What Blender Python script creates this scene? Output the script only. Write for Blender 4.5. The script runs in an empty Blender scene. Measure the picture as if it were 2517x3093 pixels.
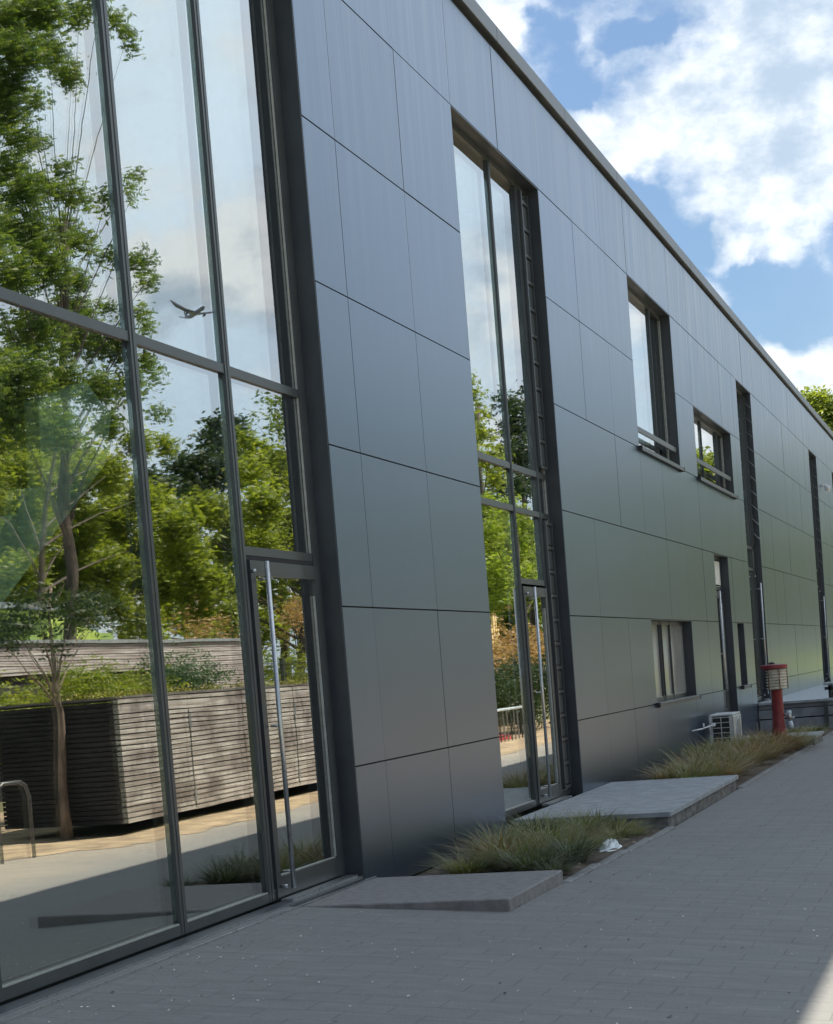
import bpy, math, random
import numpy as np
from mathutils import Vector, Matrix
S = bpy.context.scene
COL = S.collection
RAD = math.radians
# ------------------------------------------------------------------ camera
cd = bpy.data.cameras.new('camera'); cam = bpy.data.objects.new('camera', cd); COL.objects.link(cam); S.camera = cam
cd.sensor_fit = 'HORIZONTAL'; cd.sensor_width = 36; cd.lens = 36*5286.67/2517
cd.shift_x = -0.01115; cd.shift_y = 0.3184
cd.clip_start = 0.1; cd.clip_end = 5000
_r = Vector((0.310643699, -0.947188633, -0.0795876)); _u = Vector((0.0780202932, -0.058039037, 0.9952609226)); _f = Vector((0.94731902, 0.31538098, -0.0558704737))
cam.matrix_world = Matrix(((_r.x,_u.x,-_f.x,0),(_r.y,_u.y,-_f.y,-4.6274),(_r.z,_u.z,-_f.z,1.4415),(0,0,0,1)))
# ------------------------------------------------------------------ sun, sky, exposure
SUN_EL, SUN_AZ = 61.8, 35.7            # azimuth from +Y towards +X
S.view_settings.view_transform = 'Standard'; S.view_settings.look = 'None'
S.view_settings.exposure = 1.0; S.view_settings.gamma = 1
sl = bpy.data.lights.new('sun', 'SUN'); sl.energy = 5.0; sl.angle = RAD(0.53); sl.color = (1, .91, .78)
so = bpy.data.objects.new('sun', sl); COL.objects.link(so)
sdir = Vector((math.sin(RAD(SUN_AZ))*math.cos(RAD(SUN_EL)), math.cos(RAD(SUN_AZ))*math.cos(RAD(SUN_EL)), math.sin(RAD(SUN_EL))))
so.rotation_euler = (-sdir).to_track_quat('-Z', 'Y').to_euler(); so.location = sdir*60

class NT:
    def __init__(s, tree): s.t = tree; s.t.nodes.clear()
    def n(s, kind, **kw):
        nd = s.t.nodes.new(kind)
        for k, v in kw.items():
            if k.startswith('i_'):
                key = k[2:]; key = int(key) if key.isdigit() else key.replace('_', ' ')
                if isinstance(v, bpy.types.NodeSocket): s.t.links.new(v, nd.inputs[key])
                else: nd.inputs[key].default_value = v
            else: setattr(nd, k, v)
        return nd
    def l(s, a, b): s.t.links.new(a, b)
    def math(s, op, a, b=None, c=None, clamp=False):
        nd = s.t.nodes.new('ShaderNodeMath'); nd.operation = op; nd.use_clamp = clamp
        for i, v in enumerate((a, b, c)):
            if v is None: continue
            if isinstance(v, bpy.types.NodeSocket): s.t.links.new(v, nd.inputs[i])
            else: nd.inputs[i].default_value = v
        return nd.outputs[0]
    def mix(s, f, a, b, blend='MIX'):
        nd = s.t.nodes.new('ShaderNodeMix'); nd.data_type = 'RGBA'; nd.blend_type = blend
        for k, v in ((0, f), (6, a), (7, b)):
            if isinstance(v, bpy.types.NodeSocket): s.t.links.new(v, nd.inputs[k])
            elif k and len(v) == 3: nd.inputs[k].default_value = (*v, 1)
            else: nd.inputs[k].default_value = v
        return nd.outputs[2]
    def ramp(s, f, stops):
        nd = s.t.nodes.new('ShaderNodeValToRGB'); s.t.links.new(f, nd.inputs[0]); el = nd.color_ramp.elements
        while len(el) < len(stops): el.new(.5)
        for e, (p, c) in zip(el, stops): e.position = p; e.color = (*c, 1) if len(c) == 3 else c
        return nd.outputs[0]
    def smooth(s, v, a, b):
        nd = s.t.nodes.new('ShaderNodeMapRange'); nd.interpolation_type = 'SMOOTHSTEP'; s.t.links.new(v, nd.inputs[0])
        nd.inputs[1].default_value = a; nd.inputs[2].default_value = b; return nd.outputs[0]
    def noise(s, vec, scale, detail=2, rough=.5, out=0, **kw):
        nd = s.n('ShaderNodeTexNoise', **kw); s.l(vec, nd.inputs['Vector'])
        nd.inputs['Scale'].default_value = scale; nd.inputs['Detail'].default_value = detail; nd.inputs['Roughness'].default_value = rough
        return nd.outputs[out]
    def mapping(s, vec, scale=(1,1,1), loc=(0,0,0), rot=(0,0,0)):
        nd = s.n('ShaderNodeMapping'); s.l(vec, nd.inputs[0]); nd.inputs['Scale'].default_value = scale
        nd.inputs['Location'].default_value = loc; nd.inputs['Rotation'].default_value = rot; return nd.outputs[0]

def dirv(az, el):   # az from +X towards +Y, degrees
    return (math.cos(RAD(az))*math.cos(RAD(el)), math.sin(RAD(az))*math.cos(RAD(el)), math.sin(RAD(el)))
W = bpy.data.worlds.new("World"); S.world = W; W.use_nodes = True
w = NT(W.node_tree)
sky = w.n('ShaderNodeTexSky', sky_type='NISHITA', sun_disc=False); sky.sun_elevation = RAD(SUN_EL); sky.sun_rotation = RAD(SUN_AZ)
sky.air_density = 1.0; sky.dust_density = 1.5; sky.ozone_density = 1.5
tc = w.n('ShaderNodeTexCoord'); gen = tc.outputs['Generated']
m1 = w.mapping(gen, scale=(1, 1, 1.7), loc=(0.37, 0.81, 0.15))
wn = w.n('ShaderNodeTexNoise', i_Vector=gen); wn.inputs['Scale'].default_value = 24; wn.inputs['Detail'].default_value = 5
wv = w.n('ShaderNodeVectorMath', operation='SUBTRACT', i_0=wn.outputs['Color']); wv.inputs[1].default_value = (.5, .5, .5)
ws = w.n('ShaderNodeVectorMath', operation='SCALE', i_0=wv.outputs[0]); ws.inputs['Scale'].default_value = .10
wa = w.n('ShaderNodeVectorMath', operation='ADD', i_0=gen, i_1=ws.outputs[0]); wno = w.n('ShaderNodeVectorMath', operation='NORMALIZE', i_0=wa.outputs[0]); gw = wno.outputs[0]
base = w.noise(m1, 13, 12, .59)
big = w.noise(m1, 3.4, 2, .5)
dens = w.math('ADD', w.math('MULTIPLY_ADD', base, 2.0, -.5), w.math('MULTIPLY', w.math('SUBTRACT', big, .5), .55))
# larger banks and clear patches, each round its own direction in the sky
BANKS = [
 (12.6, 18.4, 1.8, -.34), (11.9, 17.4, .9, -.15), (9.8, 19.3, 1.1, -.34), (6.2, 11.3, 2.6, -.34), (8.7, 13.0, 1.5, -.25), (10.6, 14.4, 1.0, -.2), (13.6, 16.9, 1.2, -.05),
 (11.3, 16.1, 1.5, .30), (11.3, 18.6, .6, .12), (8.2, 15.9, 3.0, .26), (5.0, 14.2, 2.6, .22), (5.6, 18.3, 4.0, .32), (7.85, 12.95, 1.0, .42), (4.8, 8.6, 2.6, .30), (7.4, 9.6, 1.4, .22), (14.2, 20.8, 2.4, .30),
 (-25.4, 14.3, 2.0, .5), (-22.8, 13.2, 2.4, .45), (-24.3, 11.2, 1.0, -.1), (-25, 24, 9, -.10), (-15, 12, 4, .12)]
VEILS = [(-28, 20, 36, .68), (-50, 50, 50, .95)]
DARKS = [(5.0, 17.7, 4.2, .42), (9.6, 20.8, 3, .3), (-24.0, 12.0, 3, .3), (-15.3, 14, 3, .3), (8.2, 14.2, 2.6, .25), (4.6, 9.5, 3, .3)]

for (az, el, rad, amp) in BANKS:
    dp = w.n('ShaderNodeVectorMath', operation='DOT_PRODUCT'); w.l(gw, dp.inputs[0]); dp.inputs[1].default_value = dirv(az, el)
    g = w.smooth(dp.outputs['Value'], math.cos(RAD(rad)), 1.0)
    dens = w.math('ADD', dens, w.math('MULTIPLY', g, amp))
def banksum(lst):
    acc = None
    for (az, el, rad, amp) in lst:
        dp = w.n('ShaderNodeVectorMath', operation='DOT_PRODUCT'); w.l(gw, dp.inputs[0]); dp.inputs[1].default_value = dirv(az, el)
        g = w.math('MULTIPLY', w.smooth(dp.outputs['Value'], math.cos(RAD(rad)), 1.0), amp)
        acc = g if acc is None else w.math('ADD', acc, g)
    return acc
cl = w.smooth(dens, .30, .90)
m2 = w.mapping(gen, scale=(1, 1, 1.7), loc=(0.34, 0.77, 0.24))
shade = w.smooth(w.math('ADD', w.math('MULTIPLY_ADD', w.noise(m2, 15, 9, .6), 2.2, -.6), banksum(DARKS)), .38, 1.0)
ccol = w.mix(shade, (6.0, 6.25, 6.5), (2.9, 3.6, 4.4))
tint = w.mix(1.0, sky.outputs[0], (.49, .58, .64), 'MULTIPLY')
hz = w.n('ShaderNodeSeparateXYZ', i_0=gen)
low = w.smooth(hz.outputs[2], .17, -.02)
tint = w.mix(w.math('MULTIPLY', low, .45), tint, (4.0, 4.7, 5.4))
tint = w.mix(banksum(VEILS), tint, (5.4, 6.5, 7.7))
allc = w.mix(w.math('MULTIPLY', cl, .94), tint, ccol)
bg = w.n('ShaderNodeBackground', i_Color=allc, i_Strength=0.1)
w.l(bg.outputs[0], w.n('ShaderNodeOutputWorld').inputs[0])

# ------------------------------------------------------------------ materials
def mat(name):
    m = bpy.data.materials.new(name); m.use_nodes = True; t = NT(m.node_tree)
    out = t.n('ShaderNodeOutputMaterial'); return m, t, out
def pbr(name, col, rough=.6, metal=0, var=0.12, scale=8, bump=0, bscale=40, spec=.5, stretch=(1,1,1), col2=None):
    m, t, out = mat(name); o = t.n('ShaderNodeTexCoord').outputs['Object']
    v = t.mapping(o, scale=stretch)
    nz = t.noise(v, scale, 5, .6)
    c2 = col2 or tuple(x*(1-2.2*var) for x in col); c1 = tuple(min(1, x*(1+var)) for x in col)
    c = t.mix(t.smooth(nz, .3, .7), c2, c1)
    p = t.n('ShaderNodeBsdfPrincipled', i_Base_Color=c, i_Metallic=metal)
    t.l(t.math('ADD', t.math('MULTIPLY', nz, .2), rough-.1), p.inputs['Roughness'])
    p.inputs['Specular IOR Level'].default_value = spec
    if bump:
        b = t.n('ShaderNodeBump', i_Height=t.noise(v, bscale, 4, .6), i_Strength=bump, i_Distance=.01); t.l(b.outputs[0], p.inputs['Normal'])
    t.l(p.outputs[0], out.inputs[0]); return m

def cladding_mat():
    m, t, out = mat('grey_cladding'); o = t.n('ShaderNodeTexCoord').outputs['Object']
    sep = t.n('ShaderNodeSeparateXYZ', i_0=o)
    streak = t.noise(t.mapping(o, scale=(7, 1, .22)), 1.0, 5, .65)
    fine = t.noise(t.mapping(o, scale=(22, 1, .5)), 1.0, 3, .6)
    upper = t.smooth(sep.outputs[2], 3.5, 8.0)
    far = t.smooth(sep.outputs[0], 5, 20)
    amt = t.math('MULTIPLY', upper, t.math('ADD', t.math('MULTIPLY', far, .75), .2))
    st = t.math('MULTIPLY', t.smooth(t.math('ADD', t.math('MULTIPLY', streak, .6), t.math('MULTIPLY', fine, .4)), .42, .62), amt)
    blot = t.noise(o, 1.3, 4, .6)
    c = t.mix(t.math('MULTIPLY', t.smooth(blot, .35, .7), .5), (.14, .188, .258), (.165, .215, .288))
    cell = t.n('ShaderNodeTexWhiteNoise', noise_dimensions='2D')
    cx = t.math('FLOOR', t.math('MULTIPLY', t.math('SUBTRACT', sep.outputs[0], .68), 1/1.652)); cz = t.math('FLOOR', t.math('MULTIPLY', t.math('SUBTRACT', sep.outputs[2], .83), 1/1.2))
    cv = t.n('ShaderNodeCombineXYZ', i_0=cx, i_1=cz); t.l(cv.outputs[0], cell.inputs['Vector'])
    c = t.mix(t.math('MULTIPLY', cell.outputs['Value'], .22), c, (.12, .15, .18))
    c = t.mix(t.math('MULTIPLY', t.smooth(t.math('ADD', sep.outputs[2], t.math('MULTIPLY', blot, .5)), .45, -.1), .35), c, (.20, .19, .17))
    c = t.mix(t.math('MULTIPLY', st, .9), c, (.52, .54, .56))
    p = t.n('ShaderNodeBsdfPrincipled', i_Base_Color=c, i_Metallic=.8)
    p.inputs['Specular IOR Level'].default_value = .8
    t.l(t.math('ADD', t.math('MULTIPLY', st, .15), t.math('ADD', .27, t.math('MULTIPLY', blot, .07))), p.inputs['Roughness'])
    t.l(p.outputs[0], out.inputs[0]); return m

def glass_mat():
    m, t, out = mat('coated_glass'); o = t.n('ShaderNodeTexCoord').outputs['Object']
    wav = t.noise(t.mapping(o, scale=(.55, 1, 2.6)), 1.0, 2, .5)
    b = t.n('ShaderNodeBump', i_Height=wav, i_Strength=.042, i_Distance=.01)
    g = t.n('ShaderNodeBsdfGlossy', i_Color=(1, .99, .96, 1), i_Roughness=0.0); t.l(b.outputs[0], g.inputs['Normal'])
    tr = t.n('ShaderNodeBsdfTransparent', i_Color=(.84, .91, .88, 1))
    ge = t.n('ShaderNodeNewGeometry'); dp = t.n('ShaderNodeVectorMath', operation='DOT_PRODUCT', i_0=ge.outputs['Incoming'], i_1=ge.outputs['Normal'])
    c_ = t.math('ABSOLUTE', dp.outputs['Value']); fr = t.math('ADD', .38, t.math('MULTIPLY', t.math('POWER', t.math('SUBTRACT', 1.0, c_), 5.0), .62))
    mx = t.n('ShaderNodeMixShader'); t.l(fr, mx.inputs[0]); t.l(tr.outputs[0], mx.inputs[1]); t.l(g.outputs[0], mx.inputs[2])
    t.l(mx.outputs[0], out.inputs[0]); return m

def leaf_mat(name, a, b, c, trans=.35, rough=.5):
    m, t, out = mat(name); o = t.n('ShaderNodeTexCoord').outputs['Object']
    n1 = t.noise(o, .9, 3, .6); n2 = t.noise(o, 9, 2, .6)
    cc = t.mix(t.smooth(n1, .32, .68), a, b); cc = t.mix(t.smooth(n2, .45, .75), cc, c)
    p = t.n('ShaderNodeBsdfPrincipled', i_Base_Color=cc, i_Roughness=rough); p.inputs['Specular IOR Level'].default_value = .4
    tl = t.n('ShaderNodeBsdfTranslucent', i_Color=t.mix(1, cc, (1.5, 1.5, .8), 'MULTIPLY'))
    mx = t.n('ShaderNodeMixShader', i_0=trans); t.l(p.outputs[0], mx.inputs[1]); t.l(tl.outputs[0], mx.inputs[2]); t.l(mx.outputs[0], out.inputs[0])
    return m

def pave_mat():
    m, t, out = mat('paving'); o = t.n('ShaderNodeTexCoord').outputs['Object']
    br = t.n('ShaderNodeTexBrick', i_Vector=t.mapping(o, rot=(0, 0, RAD(90)))); br.offset = .5
    br.inputs['Scale'].default_value = 1; br.inputs['Brick Width'].default_value = .40; br.inputs['Row Height'].default_value = .20
    br.inputs['Mortar Size'].default_value = .006; br.inputs['Mortar Smooth'].default_value = .3; br.inputs['Bias'].default_value = -.2
    br.inputs['Color1'].default_value = (.192, .194, .186, 1); br.inputs['Color2'].default_value = (.208, .209, .20, 1); br.inputs['Mortar'].default_value = (.174, .175, .168, 1)
    big_ = t.noise(o, .55, 5, .62); mid = t.noise(t.mapping(o, scale=(11, 2.2, 1)), 1.0, 8, .72); fin = t.noise(o, 130, 3, .7); spk = t.noise(o, 48, 2, .5)
    c = t.mix(t.math('MULTIPLY', t.smooth(big_, .35, .7), .35), br.outputs[0], (.165, .162, .158))
    c = t.mix(t.math('MULTIPLY', t.smooth(mid, .48, .75), .5), c, (.30, .295, .285))
    c = t.mix(t.math('MULTIPLY', t.smooth(mid, .46, .25), .6), c, (.125, .123, .12))
    c = t.mix(t.math('MULTIPLY', t.smooth(fin, .42, .68), .35), c, (.32, .315, .305))
    c = t.mix(t.smooth(spk, .74, .8), c, (.08, .08, .075))
    c = t.mix(t.math('MULTIPLY', t.smooth(t.noise(o, 33, 2, .5), .73, .76), .7), c, (.5, .5, .47))
    sy = t.n('ShaderNodeSeparateXYZ', i_0=o)
    lit_tan = t.smooth(t.math('ADD', sy.outputs[1], t.math('MULTIPLY_ADD', big_, 1.6, -.8)), -3.8, -5.4)  # sunlit tan of the open yard painted into the paving colour
    c = t.mix(t.math('MULTIPLY', lit_tan, t.math('ADD', .45, t.math('MULTIPLY', t.smooth(mid, .4, .6), .35))), c, (.36, .315, .25))
    p = t.n('ShaderNodeBsdfPrincipled', i_Base_Color=c, i_Roughness=.8); p.inputs['Specular IOR Level'].default_value = .35
    h = t.math('ADD', t.math('MULTIPLY', fin, .5), t.math('ADD', t.math('MULTIPLY', br.outputs[1], -.7), mid))
    b = t.n('ShaderNodeBump', i_Height=h, i_Strength=.8, i_Distance=.01); t.l(b.outputs[0], p.inputs['Normal'])
    t.l(p.outputs[0], out.inputs[0]); return m

def wood_mat(name, a, b, c, axis=0):
    m, t, out = mat(name); o = t.n('ShaderNodeTexCoord').outputs['Object']
    sc = (.7, 1, 22) if axis == 0 else (1, .7, 22)
    n1 = t.noise(t.mapping(o, scale=sc), 1.0, 4, .6)
    n2 = t.noise(t.mapping(o, scale=(1.2, 1.2, 1.3)), 1.0, 4, .65)
    cc = t.mix(t.smooth(n1, .35, .68), a, b); cc = t.mix(t.smooth(n2, .42, .66), cc, c)
    p = t.n('ShaderNodeBsdfPrincipled', i_Base_Color=cc, i_Roughness=.8); t.l(p.outputs[0], out.inputs[0]); return m

M = {}
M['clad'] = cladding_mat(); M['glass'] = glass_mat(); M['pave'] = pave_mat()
M['reveal'] = pbr('dark_reveal_metal', (.055, .062, .07), .42, .2, .08, 3, spec=.5)
M['frame'] = pbr('anthracite_frame', (.072, .08, .083), .36, .3, .06, 5, spec=.6)
M['frame_edge'] = pbr('pale_glazing_bead', (.42, .43, .40), .45, .3, .08, 20)
M['back'] = pbr('black_backing', (.02, .021, .023), .9, 0, .1)
M['coping'] = pbr('roof_edge_metal', (.13, .135, .138), .4, .4, .15, 2, stretch=(1, 1, 6))
M['steel'] = pbr('brushed_steel', (.52, .53, .54), .3, .9, .06, 30)
M['galv'] = pbr('galvanised_steel', (.42, .45, .47), .4, .7, .15, 14)
M['slab'] = pbr('landing_concrete', (.21, .20, .195), .85, 0, .12, 14, .5, 90, col2=(.165, .156, .152))
M['slab_pale'] = pbr('pale_landing_concrete', (.30, .315, .33), .8, 0, .12, 5, .4, 90, col2=(.23, .245, .26))
M['slab_side'] = pbr('stained_concrete', (.19, .185, .17), .9, 0, .22, 5, .6, 50, stretch=(1, 1, 2.5))
M['kerb'] = pbr('kerb_concrete', (.24, .24, .235), .88, 0, .14, 9, .5, 70)
M['soil'] = pbr('soil', (.10, .075, .052), .95, 0, .3, 14, 1, 30, col2=(.045, .036, .028))
M['ground'] = pbr('grass_ground', (.10, .12, .05), .95, 0, .3, 2, 1, 30, col2=(.14, .12, .07))
M['sand'] = pbr('sandy_gravel', (.38, .295, .19), .95, 0, .2, 3, .8, 60, col2=(.22, .17, .115))
M['white'] = pbr('ac_white', (.62, .64, .62), .45, 0, .08, 6, col2=(.46, .48, .46))
M['pipe'] = pbr('white_pipe', (.8, .82, .84), .4)
M['black'] = pbr('black_plastic', (.02, .022, .025), .5)
M['red'] = pbr('red_paint', (.23, .028, .032), .42, 0, .16, 7, .1, 30)
M['lens'] = pbr('ribbed_lens', (.62, .58, .47), .35, 0, .12, 15)
M['rust'] = pbr('rusty_steel', (.28, .14, .07), .7, .2, .3, 20)
M['shield'] = pbr('dark_shield', (.05, .062, .075), .45, .1)
M['bag'] = pbr('white_plastic', (.8, .84, .85), .4)
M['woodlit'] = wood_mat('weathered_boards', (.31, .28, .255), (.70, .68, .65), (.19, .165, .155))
M['wooddark'] = wood_mat('shaded_boards', (.022, .022, .024), (.038, .037, .037), (.014, .014, .016), 1)  # shade of the shed end and under the fascia put into the board colour
M['fascia'] = wood_mat('silvered_boards', (.34, .29, .27), (.70, .68, .67), (.44, .40, .39))
M['bark'] = pbr('bark', (.10, .078, .06), .9, 0, .3, 8, .8, 20, stretch=(1, 1, .3))
M['barkpale'] = pbr('pale_bark', (.30, .24, .19), .9, 0, .25, 8, .6, 20, stretch=(1, 1, .3))
M['lime'] = pbr('lime_render', (.50, .66, .13), .7, 0, .05, 2)
M['lime2'] = pbr('dark_lime_render', (.34, .50, .14), .7, 0, .06, 2)
M['roofgrey'] = pbr('roof_sheet', (.40, .44, .46), .5, .3, .1)
M['yellow'] = pbr('yellow_paint', (.70, .50, .18), .5, 0, .1)
M['bluewhite'] = pbr('pale_blue_paint', (.62, .72, .80), .35)
M['redcurb'] = pbr('red_curb', (.55, .07, .07), .6)
M['tan'] = pbr('tan_wall', (.48, .33, .22), .8)
M['mesh'] = pbr('fence_mesh_metal', (.07, .085, .08), .5, .3)
M['room'] = pbr('room_walls', (.16, .17, .165), .9)
M['roomfloor'] = pbr('room_floor', (.12, .12, .115), .5)
M['stair'] = pbr('pale_green_stair', (.66, .88, .76), .7)
M['blind'] = pbr('blind_fabric', (.74, .73, .66), .7, 0, .06, 4, stretch=(1, 1, 20))
M['frost'] = pbr('frosted_glass', (.34, .345, .31), .16, 0, .06, 1.5, spec=.5)
M['aero'] = pbr('aircraft_paint', (.16, .18, .24), .4, .1)
M['moss'] = leaf_mat('moss', (.34, .30, .05), (.20, .24, .05), (.45, .33, .10), .1)
L = {}
L['oak'] = leaf_mat('oak_leaves', (.055, .11, .025), (.13, .19, .038), (.24, .29, .055), .42)
L['mid'] = leaf_mat('bright_leaves', (.10, .155, .025), (.25, .31, .045), (.40, .42, .06), .45)
L['lime'] = leaf_mat('yellow_green_leaves', (.15, .23, .03), (.27, .36, .05), (.34, .40, .07), .45)
L['dark'] = leaf_mat('dark_leaves', (.022, .045, .02), (.04, .07, .025), (.06, .09, .035))
L['tan'] = leaf_mat('coppery_leaves', (.38, .24, .11), (.30, .22, .09), (.48, .32, .17), .3)
L['shrub'] = leaf_mat('shrub_leaves', (.12, .18, .025), (.25, .30, .04), (.33, .32, .05), .4)
L['pine'] = leaf_mat('feathery_leaves', (.05, .10, .05), (.08, .14, .06), (.12, .18, .08), .3)
L['sedge'] = leaf_mat('sedge_blades', (.15, .17, .06), (.29, .30, .14), (.42, .37, .22), .25)
L['sedgedark'] = leaf_mat('dark_sedge_blades', (.06, .085, .05), (.13, .155, .09), (.24, .23, .14), .25)
L['sedgedry'] = leaf_mat('dry_sedge_blades', (.20, .145, .075), (.38, .32, .17), (.48, .32, .20), .25)

# ------------------------------------------------------------------ mesh helpers
class MB:
    def __init__(s): s.v = []; s.f = []
    def add(s, vs, fs):
        k = len(s.v); s.v += [tuple(v) for v in vs]; s.f += [tuple(i+k for i in f) for f in fs]; return s
    def box(s, x0, x1, y0, y1, z0, z1, bev=0):
        if x0 > x1: x0, x1 = x1, x0
        if y0 > y1: y0, y1 = y1, y0
        if not bev:
            vs = [(x0,y0,z0),(x1,y0,z0),(x1,y1,z0),(x0,y1,z0),(x0,y0,z1),(x1,y0,z1),(x1,y1,z1),(x0,y1,z1)]
            return s.add(vs, [(3,2,1,0),(4,5,6,7),(0,1,5,4),(1,2,6,5),(2,3,7,6),(3,0,4,7)])
        b = bev; rings = []
        for (z, i) in ((z0, b), (z0+b, 0), (z1-b, 0), (z1, b)):
            o = b  # clipped corners
            rings.append([(x0+i+o*(i==0), y0+i, z), (x1-i-o*(i==0), y0+i, z), (x1-i, y0+i+o*(i==0), z), (x1-i, y1-i-o*(i==0), z), (x1-i-o*(i==0), y1-i, z), (x0+i+o*(i==0), y1-i, z), (x0+i, y1-i-o*(i==0), z), (x0+i, y0+i+o*(i==0), z)])
        vs = [p for r in rings for p in r]; fs = [tuple(range(7, -1, -1)), tuple(range(24, 32))]
        for k in range(3):
            for j in range(8): a = k*8+j; b2 = k*8+(j+1) % 8; fs.append((a, b2, b2+8, a+8))
        return s.add(vs, fs)
    def tube(s, pts, r, n=8, cap=True):
        pts = [Vector(p) for p in pts]; rs = r if isinstance(r, (list, tuple)) else [r]*len(pts)
        base = len(s.v); up = Vector((0, 0, 1)); prev = None
        for i, p in enumerate(pts):
            d = (pts[min(i+1, len(pts)-1)]-pts[max(i-1, 0)]).normalized()
            if prev is None:
                a = d.cross(up) if abs(d.z) < .95 else d.cross(Vector((0, 1, 0)))
            else: a = prev - d*prev.dot(d)
            a.normalize(); prev = a; b = d.cross(a)
            for k in range(n):
                t = 2*math.pi*k/n; s.v.append(tuple(p+(a*math.cos(t)+b*math.sin(t))*rs[i]))
        for i in range(len(pts)-1):
            for k in range(n):
                q = base+i*n; s.f.append((q+k, q+(k+1) % n, q+n+(k+1) % n, q+n+k))
        if cap:
            s.f.append(tuple(base+k for k in range(n-1, -1, -1))); q = base+(len(pts)-1)*n; s.f.append(tuple(q+k for k in range(n)))
        return s
    def lathe(s, cx, cy, prof, n=24, a0=0, a1=2*math.pi):
        full = abs(a1-a0-2*math.pi) < 1e-6; m = n if full else n+1; base = len(s.v)
        for (r, z) in prof:
            for k in range(m):
                t = a0+(a1-a0)*k/n; s.v.append((cx+r*math.cos(t), cy+r*math.sin(t), z))
        for i in range(len(prof)-1):
            for k in range(n):
                k2 = (k+1) % m if full else k+1
                s.f.append((base+i*m+k, base+i*m+k2, base+(i+1)*m+k2, base+(i+1)*m+k))
        if full:
            s.f.append(tuple(base+k for k in range(m-1, -1, -1))); q = base+(len(prof)-1)*m; s.f.append(tuple(q+k for k in range(m)))
        return s
    def build(s, name, m, parent=None, smooth=False):
        me = bpy.data.meshes.new(name); me.from_pydata(s.v, [], s.f); me.update()
        me.materials.append(m)
        if smooth: me.polygons.foreach_set('use_smooth', [True]*len(me.polygons))
        o = bpy.data.objects.new(name, me); COL.objects.link(o)
        if parent is not None: o.parent = parent
        return o

def tag(o, label=None, cat=None, group=None, kind=None):
    if label: o['label'] = label
    if cat: o['category'] = cat
    if group: o['group'] = group
    if kind: o['kind'] = kind
    return o
def empty(name, loc, label, cat, group=None):
    o = bpy.data.objects.new(name, None); COL.objects.link(o); o.location = loc; o.empty_display_size = .2
    return tag(o, label, cat, group)
def rooted(mb, loc):    # vertices given in world, stored relative to loc
    x, y, z = loc; mb.v = [(a-x, b-y, c-z) for a, b, c in mb.v]; return mb
def thing_mesh(mb, name, m, loc, label, cat, group=None, smooth=False):
    o = rooted(mb, loc).build(name, m, None, smooth); o.location = loc; return tag(o, label, cat, group)
def lerp(a, b, t): return a+(b-a)*max(0, min(1, t))

# ------------------------------------------------------------------ ground
def gbase(x): return lerp(-.085, -.165, (x-11.4)/5.1)
def gz(x, y):
    b = gbase(x)
    if y > -1.56: return lerp(0, b, (-.03-y)/1.53)
    if y > -4.1: return lerp(b, -.27, (-1.56-y)/2.54)
    return -.27
def sheet(name, xs, ys, zf, m):
    b = MB(); nx = len(xs)
    for y in ys:
        for x in xs: b.v.append((x, y, zf(x, y)))
    for j in range(len(ys)-1):
        for i in range(nx-1): b.f.append((j*nx+i, (j+1)*nx+i, (j+1)*nx+i+1, j*nx+i+1))
    return tag(b.build(name, m), kind='structure')
sheet('ground', [-600, -60, 0, 20, 60, 200, 1500], [60, -4, -8, -60, -200, -900][::1], lambda x, y: -.52 if y > -5 else -.31, M['ground'])
xs = [-40, -10, 0, 5, 8, 10.72, 11.4, 12.2, 13.2, 14.2, 15.2, 16.5, 21, 30, 60, 120, 220]
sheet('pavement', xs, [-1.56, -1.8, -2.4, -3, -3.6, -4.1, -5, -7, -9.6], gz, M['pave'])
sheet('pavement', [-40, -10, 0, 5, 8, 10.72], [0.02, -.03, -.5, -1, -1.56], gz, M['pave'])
# sandy bed round the shed and racks, lying on the paving
b = MB(); rnd = random.Random(4)
edge = [(14.5, -6.6), (16.2, -6.35), (17.6, -6.1), (18.3, -5.7), (18.7, -5.1), (19.6, -4.85), (21, -4.9), (23, -4.75), (25.5, -5.0), (28, -4.8), (32, -5.1), (38, -5.0), (46, -5.4), (60, -5.2)]
ed = []
for (p, q) in zip(edge[:-1], edge[1:]):
    for k in range(6):
        t = k/6; ed.append((p[0]+(q[0]-p[0])*t, p[1]+(q[1]-p[1])*t+rnd.uniform(-.12, .12)))
for i, (x, y) in enumerate(ed): b.v += [(x, y, -.265), (x, -11.5, -.262)]
for i in range(len(ed)-1): b.f.append((2*i, 2*i+1, 2*i+3, 2*i+2))
tag(b.build('sand', M['sand']), kind='structure')
def bed(x0, x1):
    xs_ = [x0+(x1-x0)*i/12 for i in range(13)]
    r = random.Random(int(x0)); 
    sheet('soil', xs_, [0.03, -.4, -.8, -1.2, -1.53], lambda x, y: lerp(-.145, gbase(x)+.012, (-y-.3)/1.2)+r.uniform(-.012, .012), M['soil'])
    b = MB()
    n = int((x1-x0)/1.0)
    for i in range(n):
        a = x0+(x1-x0)*i/n; c = x0+(x1-x0)*(i+1)/n-.006
        z = gbase((a+c)/2); b.box(a, c, -1.60, -1.52, z-.2, z+.016, .006)
    tag(b.build('kerb', M['kerb']), kind='structure')
bed(12.17, 16.47); bed(21.06, 29.5); bed(30.95, 35.0)

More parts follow.
